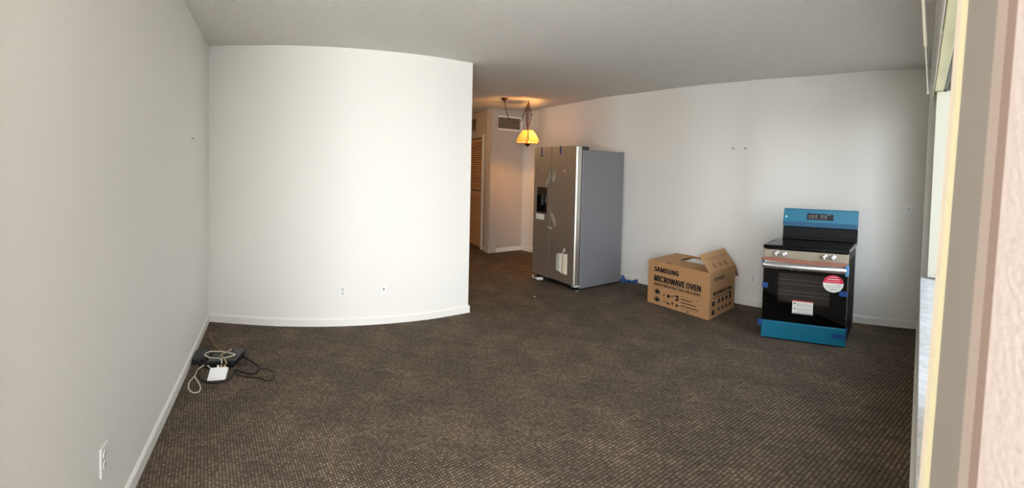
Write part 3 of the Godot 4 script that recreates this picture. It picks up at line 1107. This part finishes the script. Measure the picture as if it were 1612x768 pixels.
	for k in [[0.252, 0.27], [0.278, 0.296], [0.304, 0.322], [0.35, 0.372], [0.38, 0.402]]:
		for y in [0.042, 0.058, 0.07]:
			ext(dt, [Vector2(k[0], y), Vector2(k[1], y), Vector2(k[1], y + 0.004), Vector2(k[0], y + 0.004)], sl.translated_local(Vector3(0, 0, 0.0014)), 0.0004)
	part("display_print", dt, M.rack, cp)
	dt = sf()
	ext(dt, [Vector2(0.405, 0.078), Vector2(0.43, 0.078), Vector2(0.43, 0.082), Vector2(0.405, 0.082)], sl.translated_local(Vector3(0, 0, 0.0014)), 0.0004)
	part("display_print", dt, M.rack, cp)
	var dot = []
	for k in 20:
		dot.append(Vector2(0.056, 0.048) + Vector2(cos(TAU * k / 20), sin(TAU * k / 20)) * 0.0115)
	var sdot = sf()
	ext(sdot, dot, sl, 0.0012)
	part("round_sticker", sdot, M.mint, cp)
	warp = Transform3D()


func microwave_carton():
	var st = stand(Vector2(1.618, 5.173), Vector2(2.055, 4.54), 0.68, -0.104)
	var w = st[2]
	var d = 0.68
	var H = 0.492
	var t = thing("cardboard_box", "large brown microwave oven carton with open top flaps beside the range", "box", st[0], st[1])
	var th = 0.006
	var s = sf()
	bx(0, w, 0, H, -th, 0, 0.002, s)
	bx(0, w, 0, H, -d, -d + th, 0.002, s)
	bx(0, th, 0, H, -d + th, -th, 0.002, s)
	bx(w - th, w, 0, H, -d + th, -th, 0.002, s)
	bx(th, w - th, 0, th, -d + th, -th, 0.0, s)
	part("body", s, M.cardboard, t)
	# flaps: left one folded shut, the front one nearly shut, the right one standing up, the back one hanging out
	part("flap", bx(0.004, 0.235, H, H + 0.005, -d + 0.004, -0.004, 0.001), M.cardboard, t)
	var f1 = sf()
	box(f1, Vector3(w / 2 + 0.01, H - 0.008, -0.165), Vector3(w - 0.05, 0.005, 0.33), 0.001, Basis(Vector3.RIGHT, 0.05))
	part("flap", f1, M.cardboard, t)
	var a = deg_to_rad(52)
	var f2 = sf()
	var fl = Transform3D(Basis(Vector3(-cos(a), sin(a), 0), Vector3(0, 0, -1), Vector3(-sin(a), -cos(a), 0)), Vector3(w - 0.003, H, 0))
	ext(f2, [Vector2(0, 0.002), Vector2(0.21, 0.006), Vector2(0.213, d - 0.012), Vector2(0, d - 0.002)], fl, 0.005)
	var flap = part("flap", f2, M.cardboard, t)
	flap.set_meta("label", "right flap, standing up")
	var b = deg_to_rad(-50)
	var f3 = sf()
	ext(f3, [Vector2(0.004, 0), Vector2(w - 0.004, 0), Vector2(w - 0.01, 0.2), Vector2(0.01, 0.2)], Transform3D(Basis(Vector3(1, 0, 0), Vector3(0, sin(b), -cos(b)), Vector3(0, cos(b), sin(b))), Vector3(0, H, -d)), 0.005)
	part("flap", f3, M.cardboard_edge, t)
	# print on the front
	var P = func(x, y): return Transform3D(Basis(), Vector3(x, y, 0.0003))
	lettering("brand_lettering", "SAMSUNG", P.call(0.088, 0.381), 0.315, 0.052, M.ink, t)
	lettering("title_lettering", "MICROWAVE OVEN", P.call(0.088, 0.272), 0.585, 0.062, M.ink, t)
	lettering("small_lettering", "Horno de Microondas / Four à micro-ondes", P.call(0.09, 0.229), 0.58, 0.022, M.ink, t)
	var rl = sf()
	bx(0.088, 0.673, 0.2615, 0.264, 0.0002, 0.0008, 0.0, rl)
	bx(0.088, 0.673, 0.2185, 0.2215, 0.0002, 0.0008, 0.0, rl)
	for k in [[0.44, 0.66, 0.167], [0.44, 0.66, 0.042]]:
		bx(k[0], k[1], k[2], k[2] + 0.0025, 0.0002, 0.0008, 0.0, rl)
	for k in [[0.44, 0.575, 0.135], [0.44, 0.625, 0.1], [0.44, 0.65, 0.064]]:
		bx(k[0], k[1], k[2], k[2] + 0.009, 0.0002, 0.0008, 0.0, rl)
	bx(0.52, 0.54, 0.016, 0.028, 0.0002, 0.0008, 0.0, rl)
	part("printed_lines", rl, M.ink, t)
	pictograms(t, func(x, y): return Vector3(x, y, 0.0004), 0.0)
	# print on the right side
	var R = func(x, y): return Transform3D(Basis(Vector3(0, 0, -1), Vector3(0, 1, 0), Vector3(1, 0, 0)), Vector3(w + 0.0003, y, -x))
	lettering("title_lettering", "MICROWAVE OVEN", R.call(0.1, 0.235), 0.48, 0.038, M.ink, t)
	var sr = sf()
	for k in [[0.11, 0.38, 0.405, 0.418], [0.11, 0.38, 0.385, 0.393], [0.1, 0.58, 0.205, 0.212]]:
		bx(w + 0.0001, w + 0.0008, k[2], k[3], -k[1], -k[0], 0.0, sr)
	part("printed_lines", sr, M.ink, t)
	side_icons(t, w)
	# faint print on the standing flap
	var fp2 = sf()
	for k in [[0.06, 0.075, 0.06, 0.6], [0.09, 0.1, 0.1, 0.56]]:
		ext(fp2, [Vector2(0.213 - k[0], k[2]), Vector2(0.213 - k[1], k[2]), Vector2(0.213 - k[1], k[3]), Vector2(0.213 - k[0], k[3])], fl.translated_local(Vector3(0, 0, -0.0006)), 0.0005)
	for x in [0.2, 0.34, 0.48]:
		var hx = []
		for k in 6:
			hx.append(Vector2(0.06 + 0.036 * cos(TAU * k / 6), x + 0.055 * sin(TAU * k / 6)))
		ext(fp2, hx, fl.translated_local(Vector3(0, 0, -0.0006)), 0.0005)
	part("flap_print", fp2, M.cardboard_edge, flap)
	# the packing foam that shows through the open half
	var fm = thing("packing_foam", "white packing foam showing inside the open microwave carton", "packing foam", st[0], st[1])
	var fs = sf()
	bx(0.25, 0.74, 0.4, 0.478, -d + 0.03, -0.35, 0.02, fs)
	bx(0.02, 0.24, 0.38, 0.44, -d + 0.03, -0.36, 0.02, fs)
	bx(0.06, 0.7, 0.006, 0.4, -d + 0.05, -0.06, 0.02, fs)
	part("block", fs, M.foam, fm)
	warp = Transform3D()


func pictograms(t, at, _r):
	# two care emblems (a cross of arrows through a disc) and two rows of handling signs
	for c in [Vector2(0.135, 0.15), Vector2(0.135, 0.06)]:
		var s = sf()
		var p = at.call(c.x, c.y)
		lathe(s, Transform3D(Basis(Vector3.RIGHT, PI / 2), p), [Vector2(0.026, 0), Vector2(0.026, 0.0006), Vector2(0, 0.0006)], 20)
		for k in [-0.012, 0.012]:
			box(s, p + Vector3(0, k, 0.0003), Vector3(0.09, 0.008, 0.0008))
		box(s, p + Vector3(0, 0.035, 0), Vector3(0.05, 0.004, 0.0008))
		part("emblem", s, M.ink, t)
	var shapes = [
		[[0.01, 0.0], [0.045, 0.03], [0.025, 0.03], [0.05, 0.06], [0.005, 0.025], [0.025, 0.025]],
		[[0.0, 0.02], [0.02, 0.05], [0.05, 0.045], [0.06, 0.02], [0.04, 0.01], [0.015, 0.008]],
		[[0.0, 0.04], [0.045, 0.05], [0.05, 0.042], [0.008, 0.03]],
		[[0.0, 0.0], [0.05, 0.0], [0.05, 0.065], [0.0, 0.065], [0.0, 0.04], [0.03, 0.04], [0.03, 0.02], [0.0, 0.02]],
		[[0.0, 0.01], [0.05, 0.03], [0.03, 0.045], [0.03, 0.03]],
		[[0.0, 0.005], [0.06, 0.005], [0.05, 0.025], [0.03, 0.02], [0.01, 0.04]],
		[[0.022, 0.0], [0.03, 0.0], [0.03, 0.02], [0.045, 0.045], [0.005, 0.045], [0.022, 0.02]],
		[[0.0, 0.01], [0.055, 0.01], [0.045, 0.03], [0.028, 0.042], [0.012, 0.03]]]
	for k in 8:
		var o = Vector2(0.205 + (k % 4) * 0.056, 0.108 if k < 4 else 0.036)
		var s = sf()
		ext(s, shapes[k].map(func(q): return Vector2(q[0] * 0.8, q[1] * 0.9)), Transform3D(Basis(), at.call(o.x, o.y) - Vector3(0, 0, 0.0002)), 0.0008)
		part("handling_sign", s, M.ink, t)


func side_icons(t, w):
	var B = Basis(Vector3(0, 0, -1), Vector3(0, 1, 0), Vector3(1, 0, 0))
	for y in [0.15, 0.06]:
		var s = sf()
		lathe(s, Transform3D(Basis(Vector3(0, 0, 1), -PI / 2), Vector3(w, y, -0.11)), [Vector2(0.03, 0), Vector2(0.03, 0.0008), Vector2(0, 0.0008)], 18)
		for k in [-0.014, 0.014]:
			box(s, Vector3(w + 0.0003, y + k, -0.11), Vector3(0.001, 0.008, 0.1))
		part("emblem", s, M.ink, t)
	for k in 8:
		var x = 0.22 + (k % 4) * 0.1
		var y = 0.13 if k < 4 else 0.055
		var s = sf()
		ext(s, [Vector2(0, 0.01), Vector2(0.035, 0), Vector2(0.06, 0.03), Vector2(0.045, 0.06 if k != 3 else 0.09), Vector2(0.01, 0.05 if k != 3 else 0.09)] if k < 4 else [Vector2(0, 0), Vector2(0.05, 0.005), Vector2(0.05, 0.03), Vector2(0.02, 0.04)], Transform3D(B, Vector3(w + 0.0001, y, -x)), 0.0008)
		part("handling_sign", s, M.ink, t)


# ---------------------------------------------------------------- the swag lamp
func chain(s, pts, link = 0.03, r = 0.0032):
	# interlocking oval links along a path
	var cv = Curve3D.new()
	for p in pts:
		cv.add_point(p)
	var n = int(cv.get_baked_length() / (link * 0.72))
	for i in n:
		var a = cv.sample_baked((i + 0.5) * link * 0.72)
		var b = cv.sample_baked(minf((i + 0.9) * link * 0.72, cv.get_baked_length()))
		var t = (b - a).normalized() if a.distance_to(b) > 1e-5 else Vector3.DOWN
		var e = t.cross(Vector3(0.3, 0.2, 0.9)).normalized()
		if i % 2:
			e = t.cross(e)
		var ring = []
		for k in 8:
			var an = TAU * k / 8
			ring.append(a + t * cos(an) * link * 0.5 + e * sin(an) * link * 0.3)
		tube(s, ring, r, 4, true)


func swag_lamp():
	var hook = V(0.228, CEIL, 6.976)
	var t = thing("swag_lamp", "amber glass swag lamp on a bronze chain hanging from the ceiling by the hall", "lamp", hook)
	var o = hook
	var can = V(-0.146, CEIL, 6.815) - o
	var s = sf()
	lathe(s, Transform3D(Basis(), can), [Vector2(0, 0.0), Vector2(0.06, 0.0), Vector2(0.056, -0.008), Vector2(0.02, -0.035), Vector2(0.012, -0.05), Vector2(0, -0.052)], 20)
	part("canopy", s, M.bronze, t)
	s = sf()
	lathe(s, Transform3D(), [Vector2(0, 0), Vector2(0.018, 0), Vector2(0.016, -0.006), Vector2(0, -0.008)], 12)
	tube(s, [Vector3(0, -0.005, 0), Vector3(0.0, -0.02, 0), Vector3(0.012, -0.03, 0), Vector3(0.004, -0.042, 0), Vector3(-0.008, -0.034, 0)], 0.0035, 6)
	part("hook", s, M.bronze, t)
	# coordinates of the swag, left to right
	var sw = [V(-0.144, 2.55, 6.815), V(-0.129, 2.478, 6.821), V(-0.1, 2.359, 6.833), V(-0.072, 2.301, 6.844), V(-0.004, 2.232, 6.873), V(0.063, 2.217, 6.902), V(0.103, 2.247, 6.919), V(0.142, 2.31, 6.936), V(0.18, 2.447, 6.954), V(0.226, 2.562, 6.975)].map(func(p): return p - o)
	s = sf()
	chain(s, smooth_path(sw, 5))
	part("swag_chain", s, M.chain, t)
	s = sf()
	for c in [[[0, 2.56], [-0.03, 2.45], [-0.035, 2.33], [-0.025, 2.24], [-0.006, 2.165]], [[0, 2.56], [0.01, 2.46], [0.004, 2.33], [0.0, 2.165]], [[0.002, 2.56], [0.035, 2.45], [0.045, 2.36], [0.03, 2.26], [0.0, 2.18], [-0.01, 2.26], [-0.015, 2.38], [0.0, 2.54]], [[0.045, 2.36], [0.065, 2.375], [0.085, 2.385]]]:
		var pts = []
		for q in c:
			pts.append(Vector3(q[0], q[1] - CEIL, 0.012 * sin(q[1] * 20.0)))
		chain(s, smooth_path(pts, 5))
	part("chain_loops", s, M.chain, t)
	# four bent amber panels with rounded bottoms, leaded between
	var y1 = 2.128 - CEIL
	var y0 = 1.965 - CEIL
	var rad = func(f, v):
		# f: -1..1 across the panel, v: 0 top .. 1 bottom
		var base = lerpf(0.085, 0.185, pow(v, 0.9)) * (1.0 + 0.07 * sin(PI * v))
		return base * (0.8 + 0.25 * sqrt(maxf(0.0, 1.0 - f * f * 0.96)))
	for k in 4:
		var p = sf()
		p.set_smooth_group(1)
		var mid = TAU * k / 4.0 + PI / 4.0 - 0.03
		var grid = []
		for i in 13:
			var col = []
			for j in 9:
				var f = -1.0 + i / 6.0
				var v = j / 8.0
				var an = mid + f * PI / 4.0
				var r = rad.call(f, v)
				col.append(Vector3(cos(an) * r, lerpf(y1, y0 - 0.022 * (1.0 - f * f), v), sin(an) * r))
			grid.append(col)
		for i in 12:
			for j in 8:
				var hint = grid[i][j] - Vector3(0, y0, 0)
				quad(p, grid[i][j], grid[i + 1][j], grid[i + 1][j + 1], grid[i][j + 1], Vector3(hint.x, 0.1, hint.z))
		part("shade_panel", p, M.amber_glass, t)
		var e = sf()
		tube(e, grid[0], 0.006, 6)
		var rim = []
		for i in 13:
			rim.append(grid[i][8])
		tube(e, rim, 0.0035, 6)
		part("leading", e, M.bronze, t)
	s = sf()
	lathe(s, Transform3D(Basis(), Vector3(0, y1, 0)), [Vector2(0, 0.035), Vector2(0.012, 0.03), Vector2(0.014, 0.012), Vector2(0.048, 0.004), Vector2(0.048, -0.002), Vector2(0, -0.002)], 20)
	for k in 4:
		var an = TAU * k / 4.0 - 0.03
		tube(s, [Vector3(0, y1, 0), Vector3(cos(an) * 0.075, y1, sin(an) * 0.075)], 0.004, 6)
	part("cap", s, M.bronze, t)
	s = sf()
	lathe(s, Transform3D(Basis(), Vector3(0, 1.87 - CEIL, 0)), [Vector2(0, 0), Vector2(0.012, 0.012), Vector2(0.05, 0.045), Vector2(0.055, 0.058), Vector2(0.02, 0.07), Vector2(0, 0.072)], 16)
	tube(s, [Vector3(0, 1.94 - CEIL, 0), Vector3(0, y1, 0)], 0.006, 6)
	part("finial", s, M.bronze, t)
	var bp = Vector3(0.055, 2.035 - CEIL, 0.045)
	s = sf()
	lathe(s, Transform3D(Basis(), bp), [Vector2(0, -0.04), Vector2(0.02, -0.033), Vector2(0.03, -0.01), Vector2(0.028, 0.012), Vector2(0.014, 0.038), Vector2(0.012, 0.05), Vector2(0, 0.05)], 16)
	part("bulb", s, M.bulb, t)
	var l = OmniLight3D.new()
	l.name = "lamp_light"
	l.light_color = Color(1.0, 0.7, 0.39)
	l.light_energy = 0.85
	l.light_size = 0.03
	l.omni_range = 14.0
	l.omni_attenuation = 2.0
	l.shadow_enabled = true
	l.position = bp
	t.add_child(l)


# ---------------------------------------------------------------- blinds
func blinds():
	var c = fp(0.5, -0.09)
	var t = thing("vertical_blind", "cream vertical blind drawn open, vanes stacked at the far end of the window", "blind", V(c.x, 2.3, c.y), 0.0)
	var o = t.position
	warp = Transform3D(Basis(), -o)
	part("headrail", fbox(-1.8, WIN1 - 0.02, -0.1, -0.045, 2.3, 2.345, null, 0.003), M.cream_vinyl, t)
	part("track", fbox(-1.8, WIN1 - 0.02, -0.125, -0.1, 2.305, 2.34, null, 0.002), M.track, t)
	part("valance", fbox(-1.8, WIN1 - 0.01, -0.034, -0.03, 2.235, 2.395, null, 0.001), M.vinyl, t)
	for k in 5:
		part("clip", fbox(-1.6 + k * 1.05, -1.57 + k * 1.05, -0.045, -0.034, 2.31, 2.39, null, 0.001), M.vinyl, t)
	for k in 8:
		var x = 2.66 + k * 0.015
		part("vane", fbox(x, x + 0.0015, -0.145, -0.058, 0.615, 2.296, null, 0.0), M.vinyl, t)
		part("hanger", fbox(x - 0.003, x + 0.004, -0.118, -0.108, 2.29, 2.31, null, 0.001), M.track, t)
	var w = sf()
	var a = V(1.429, 2.3, 1.6)
	var b = V(1.462, 1.975, 1.6)
	var e = V(1.48, 1.807, 1.6)
	tube(w, [a, b], 0.0045, 8)
	part("wand", w, M.vinyl, t)
	w = sf()
	tube(w, [b, e], 0.0022, 8)
	lathe(w, Transform3D(Basis(), e), [Vector2(0, -0.004), Vector2(0.005, 0), Vector2(0.004, 0.008), Vector2(0, 0.012)], 8)
	part("wand_tip", w, M.socket_grey, t)
	warp = Transform3D()


# ---------------------------------------------------------------- fittings on the walls
func on_line(pts, x, n = -0.012):
	# the point of a wall's room face at plan x, and the direction along the wall: [point, along]
	var q = smooth_path(pts, 16)
	for i in q.size() - 1:
		if (q[i].x - x) * (q[i + 1].x - x) <= 0.0:
			var u = (q[i + 1] - q[i]).normalized()
			var f = (x - q[i].x) / (q[i + 1].x - q[i].x)
			return [q[i].lerp(q[i + 1], f) + Vector2(u.y, -u.x) * n, u]
	return [pts[0], Vector2.RIGHT]


func plate_shape(w, h):
	return bx(-w / 2, w / 2, -h / 2, h / 2, 0.0, 0.006, 0.0025)


func outlet(line, x, y, label, duplex = true):
	var p = on_line(line, x)
	var t = thing("wall_outlet" if duplex else "cable_plate", label, "outlet" if duplex else "wall plate", V(p[0].x, y, p[0].y), yaw_of(p[1]))
	part("plate", plate_shape(0.07, 0.115), M.white_plastic, t)
	if duplex:
		for k in [-0.02, 0.02]:
			var s = sf()
			lathe(s, Transform3D(Basis(Vector3.RIGHT, PI / 2), Vector3(0, k, 0.0055)), [Vector2(0.0165, 0), Vector2(0.016, 0.0025), Vector2(0, 0.0025)], 16)
			var rc = part("receptacle", s, M.socket_grey, t)
			var sl = sf()
			for dx in [-0.006, 0.006]:
				bx(dx - 0.0012, dx + 0.0012, k - 0.002, k + 0.007, 0.0078, 0.0084, 0.0, sl)
			bx(-0.002, 0.002, k - 0.01, k - 0.006, 0.0078, 0.0084, 0.0, sl)
			part("slot", sl, M.socket_dark, rc)
	else:
		var s = sf()
		lathe(s, Transform3D(Basis(Vector3.RIGHT, PI / 2), Vector3(0, 0.004, 0.0055)), [Vector2(0.008, 0), Vector2(0.007, 0.006), Vector2(0, 0.006)], 12)
		part("jack", s, M.socket_dark, t)
	for k in ([0.0] if duplex else [-0.042, 0.048]):
		var sc = sf()
		lathe(sc, Transform3D(Basis(Vector3.RIGHT, PI / 2), Vector3(0, k, 0.0058)), [Vector2(0.003, 0), Vector2(0.0028, 0.0012), Vector2(0, 0.0012)], 8)
		part("screw", sc, M.screw, t)
	return t


func wall_fittings():
	outlet(BACK, -1.565, 0.33, "white duplex outlet low on the bright back wall")
	outlet(BACK, -1.203, 0.332, "white cable plate with dark centre jack on the bright back wall", false)
	outlet(RIGHT, 2.795, 0.322, "white duplex outlet on the right wall between carton and range")
	outlet(LEFT, -1.535, 0.355, "white duplex outlet on the grey left wall nearest the camera")
	var p = on_line(RIGHT, 3.98)
	var t = thing("light_switch", "white toggle light switch plate on the right wall near the window", "switch", V(p[0].x, 1.2, p[0].y), yaw_of(p[1]))
	part("plate", plate_shape(0.07, 0.115), M.white_plastic, t)
	var s = sf()
	box(s, Vector3(0, 0.002, 0.01), Vector3(0.009, 0.02, 0.012), 0.002, Basis(Vector3.RIGHT, 0.4))
	part("toggle", s, M.socket_grey, t)
	for k in [[2.59, "left one of two small screws in the bare right wall above the carton"], [2.69, "right one of two small screws in the bare right wall above the carton"]]:
		p = on_line(RIGHT, k[0])
		t = thing("wall_screw", k[1], "screw", V(p[0].x, 1.818, p[0].y), yaw_of(p[1]), "two screws left in the right wall")
		s = sf()
		lathe(s, Transform3D(Basis(Vector3.RIGHT, PI / 2), Vector3.ZERO), [Vector2(0.011, 0), Vector2(0.01, 0.002), Vector2(0.004, 0.003), Vector2(0.004, 0.018), Vector2(0.009, 0.018), Vector2(0.008, 0.024), Vector2(0, 0.025)], 10)
		part("anchor", s, M.screw, t)
	p = on_line(LEFT, -2.395)
	t = thing("picture_nail", "tiny dark nail in the upper left wall near the corner", "nail", V(p[0].x, 1.684, p[0].y), yaw_of(p[1]))
	s = sf()
	lathe(s, Transform3D(Basis(Vector3.RIGHT, PI / 2), Vector3.ZERO), [Vector2(0.002, 0), Vector2(0.002, 0.012), Vector2(0.006, 0.012), Vector2(0.006, 0.014), Vector2(0, 0.015)], 8)
	part("shank", s, M.dark_grey, t)


# ---------------------------------------------------------------- network gear on the carpet
func lie(called, label, category, x, z, deg, group = ""):
	return thing(called, label, category, V(x, 0, z), deg_to_rad(deg), group)


func cord(called, label, pts, r, m, group = ""):
	var c = Vector3.ZERO
	for p in pts:
		c += p / pts.size()
	c.y = 0.0
	var t = thing(called, label, "cable", c, 0.0, group)
	var s = sf()
	tube(s, smooth_path(pts.map(func(p): return p - c), 6), r, 8)
	part("cord", s, m, t)
	return t


func network_gear():
	var t = lie("router", "small white router box with three status lights propped against the black modem", "router", -2.025, 3.06, 12)
	warp = Transform3D(Basis(Vector3.RIGHT, deg_to_rad(-38)), Vector3(0, 0.002, 0.03))
	part("case", bx(-0.056, 0.056, 0.0, 0.088, -0.026, 0.0, 0.005), M.white_plastic, t)
	for k in 3:
		var s = sf()
		lathe(s, Transform3D(Basis(Vector3.RIGHT, PI / 2), Vector3(-0.032 + k * 0.014, 0.016, -0.0005)), [Vector2(0.0035, 0), Vector2(0.003, 0.001), Vector2(0, 0.001)], 8)
		part("status_light", s, M.print_grey, t)
	for x in [-0.012, 0.008, 0.03]:
		part("plug", bx(x - 0.006, x + 0.006, 0.087, 0.106, -0.02, -0.008, 0.002), M.white_plastic if x < 0.0 else M.cable_beige, t)
	warp = Transform3D()
	t = lie("modem", "flat black modem with a dull teal-black top behind the white router", "modem", -2.135, 3.315, 14)
	part("case", bx(-0.1, 0.1, 0.006, 0.056, -0.12, 0.11, 0.008), M.modem, t)
	var s = sf()
	for k in 6:
		bx(-0.09, 0.09, 0.012 + k * 0.006, 0.015 + k * 0.006, 0.109, 0.112, 0.0, s)
	part("vent_ribs", s, M.black, t)
	for x in [-0.08, 0.08]:
		for z in [-0.1, 0.09]:
			part("foot", bx(x - 0.012, x + 0.012, 0.0, 0.008, z - 0.012, z + 0.012, 0.002), M.black, t)
	t = lie("power_adapter", "square black power adapter on the carpet against the left baseboard", "adapter", -2.352, 3.372, 118)
	part("case", bx(-0.1, 0.1, 0.0, 0.042, -0.05, 0.05, 0.008), M.black, t)
	part("status_light", bx(0.04, 0.048, 0.041, 0.0425, 0.01, 0.016), M.print_grey, t)
	part("strain_relief", bx(-0.125, -0.098, 0.012, 0.026, -0.008, 0.008, 0.003), M.black, t)
	cord("white_cable", "white cable coiled in an oval loop over the black modem", [V(-2.04, 0.075, 3.13), V(-2.09, 0.085, 3.19), V(-2.194, 0.07, 3.234), V(-2.276, 0.068, 3.296), V(-2.27, 0.068, 3.346), V(-2.205, 0.066, 3.36), V(-2.115, 0.066, 3.335), V(-2.06, 0.064, 3.312), V(-2.077, 0.064, 3.275), V(-2.11, 0.066, 3.235)], 0.0042, M.cable_white)
	cord("beige_cable", "beige cable rising from the router over the modem to its back edge", [V(-2.01, 0.075, 3.135), V(-2.06, 0.085, 3.19), V(-2.141, 0.075, 3.275), V(-2.132, 0.07, 3.374), V(-2.17, 0.058, 3.43), V(-2.19, 0.03, 3.46)], 0.0048, M.cable_beige)
	cord("white_cable", "white cable running left of the router into a teardrop loop on bare carpet", [V(-2.12, 0.03, 3.14), V(-2.203, 0.03, 3.201), V(-2.244, 0.008, 3.182), V(-2.2, 0.005, 3.083), V(-2.17, 0.005, 2.989), V(-2.11, 0.005, 2.902), V(-2.048, 0.005, 2.855), V(-2.019, 0.005, 2.863), V(-2.044, 0.005, 2.919), V(-2.11, 0.005, 2.992), V(-2.18, 0.013, 3.054)], 0.0042, M.cable_white)
	cord("black_cable", "black cable curving round the front of the white router", [V(-2.29, 0.02, 3.3), V(-2.273, 0.005, 3.236), V(-2.226, 0.005, 3.15), V(-2.151, 0.005, 3.06), V(-2.057, 0.005, 3.0), V(-1.992, 0.005, 2.99), V(-1.943, 0.005, 3.032), V(-1.946, 0.005, 3.097), V(-1.965, 0.01, 3.17)], 0.005, M.cable_black)
	cord("black_cable", "long black cable running out right from the modem and back", [V(-2.13, 0.058, 3.4), V(-2.13, 0.03, 3.455), V(-2.08, 0.006, 3.434), V(-1.956, 0.006, 3.343), V(-1.831, 0.006, 3.238), V(-1.808, 0.006, 3.169), V(-1.833, 0.006, 3.134), V(-1.921, 0.006, 3.164), V(-1.97, 0.02, 3.17)], 0.0055, M.cable_black)
	cord("black_cable", "short black cable arching beside the modem's right edge", [V(-1.985, 0.03, 3.23), V(-1.98, 0.02, 3.27), V(-2.02, 0.008, 3.376), V(-1.99, 0.006, 3.377), V(-1.965, 0.01, 3.29), V(-1.975, 0.03, 3.2)], 0.0038, M.cable_black)
	cord("black_cable", "thin black cable lying in a wide loop farthest right on the carpet", [V(-1.804, 0.014, 3.198), V(-1.752, 0.005, 3.209), V(-1.679, 0.005, 3.161), V(-1.643, 0.005, 3.08), V(-1.668, 0.005, 3.03), V(-1.731, 0.005, 3.075), V(-1.836, 0.005, 3.086), V(-1.919, 0.008, 3.12), V(-1.965, 0.02, 3.15)], 0.0035, M.cable_black)
	cord("tan_cable", "tan coaxial cable coming from the left baseboard to the modem", [V(-2.635, 0.02, 3.82), V(-2.615, 0.02, 3.85), V(-2.553, 0.006, 3.764), V(-2.427, 0.006, 3.63), V(-2.29, 0.03, 3.48), V(-2.25, 0.03, 3.44)], 0.0045, M.cable_tan)


func small_things():
	# crumpled tape by the refrigerator's back foot
	var t = thing("crumpled_tape", "crumpled blue tape on the carpet behind the refrigerator's rear corner", "tape", V(1.64, 0, 6.06))
	var s = sf()
	rng.seed = 13
	s.set_smooth_group(FLAT)
	var n = 9
	var ring = []
	for i in n:
		var f = float(i) / (n - 1)
		var y = 0.02 + 0.05 * absf(f - 0.55) + 0.012 * rng.randf()
		ring.append([lerpf(-0.11, 0.11, f), y + (0.05 if f < 0.15 else 0.0), 0.03 * (rng.randf() - 0.5)])
	for i in n - 1:
		var a = ring[i]
		var b = ring[i + 1]
		var p = [Vector3(a[0], 0.0, a[2] + 0.03), Vector3(b[0], 0.0, b[2] + 0.03), Vector3(b[0], b[1], b[2]), Vector3(a[0], a[1], a[2]), Vector3(a[0], 0.0, a[2] - 0.03), Vector3(b[0], 0.0, b[2] - 0.03)]
		quad(s, p[0], p[1], p[2], p[3], Vector3(0, 0.5, 1))
		quad(s, p[4], p[5], p[2], p[3], Vector3(0, 0.5, -1))
	part("strip", s, M.tape, t)
	# white plastic clip by the refrigerator's front left foot
	t = thing("plastic_clip", "small white plastic clip with a curl of cord at the refrigerator's left foot", "clip", V(0.41, 0, 6.1), 0.2)
	part("block", bx(-0.045, 0.05, 0.0, 0.035, -0.025, 0.025, 0.01), M.white_plastic, t)
	s = sf()
	tube(s, smooth_path([Vector3(-0.04, 0.02, 0), Vector3(-0.075, 0.03, 0.0), Vector3(-0.1, 0.05, -0.01), Vector3(-0.085, 0.07, -0.02)], 5), 0.005, 6)
	part("cord", s, M.white_plastic, t)
	# a speck of litter
	t = thing("paper_scrap", "tiny white scrap of litter on the carpet before the refrigerator", "litter", V(0.3, 0, 5.25))
	s = sf()
	box(s, Vector3(0, 0.004, 0), Vector3(0.016, 0.008, 0.01), 0.002)
	part("scrap", s, M.paper, t)
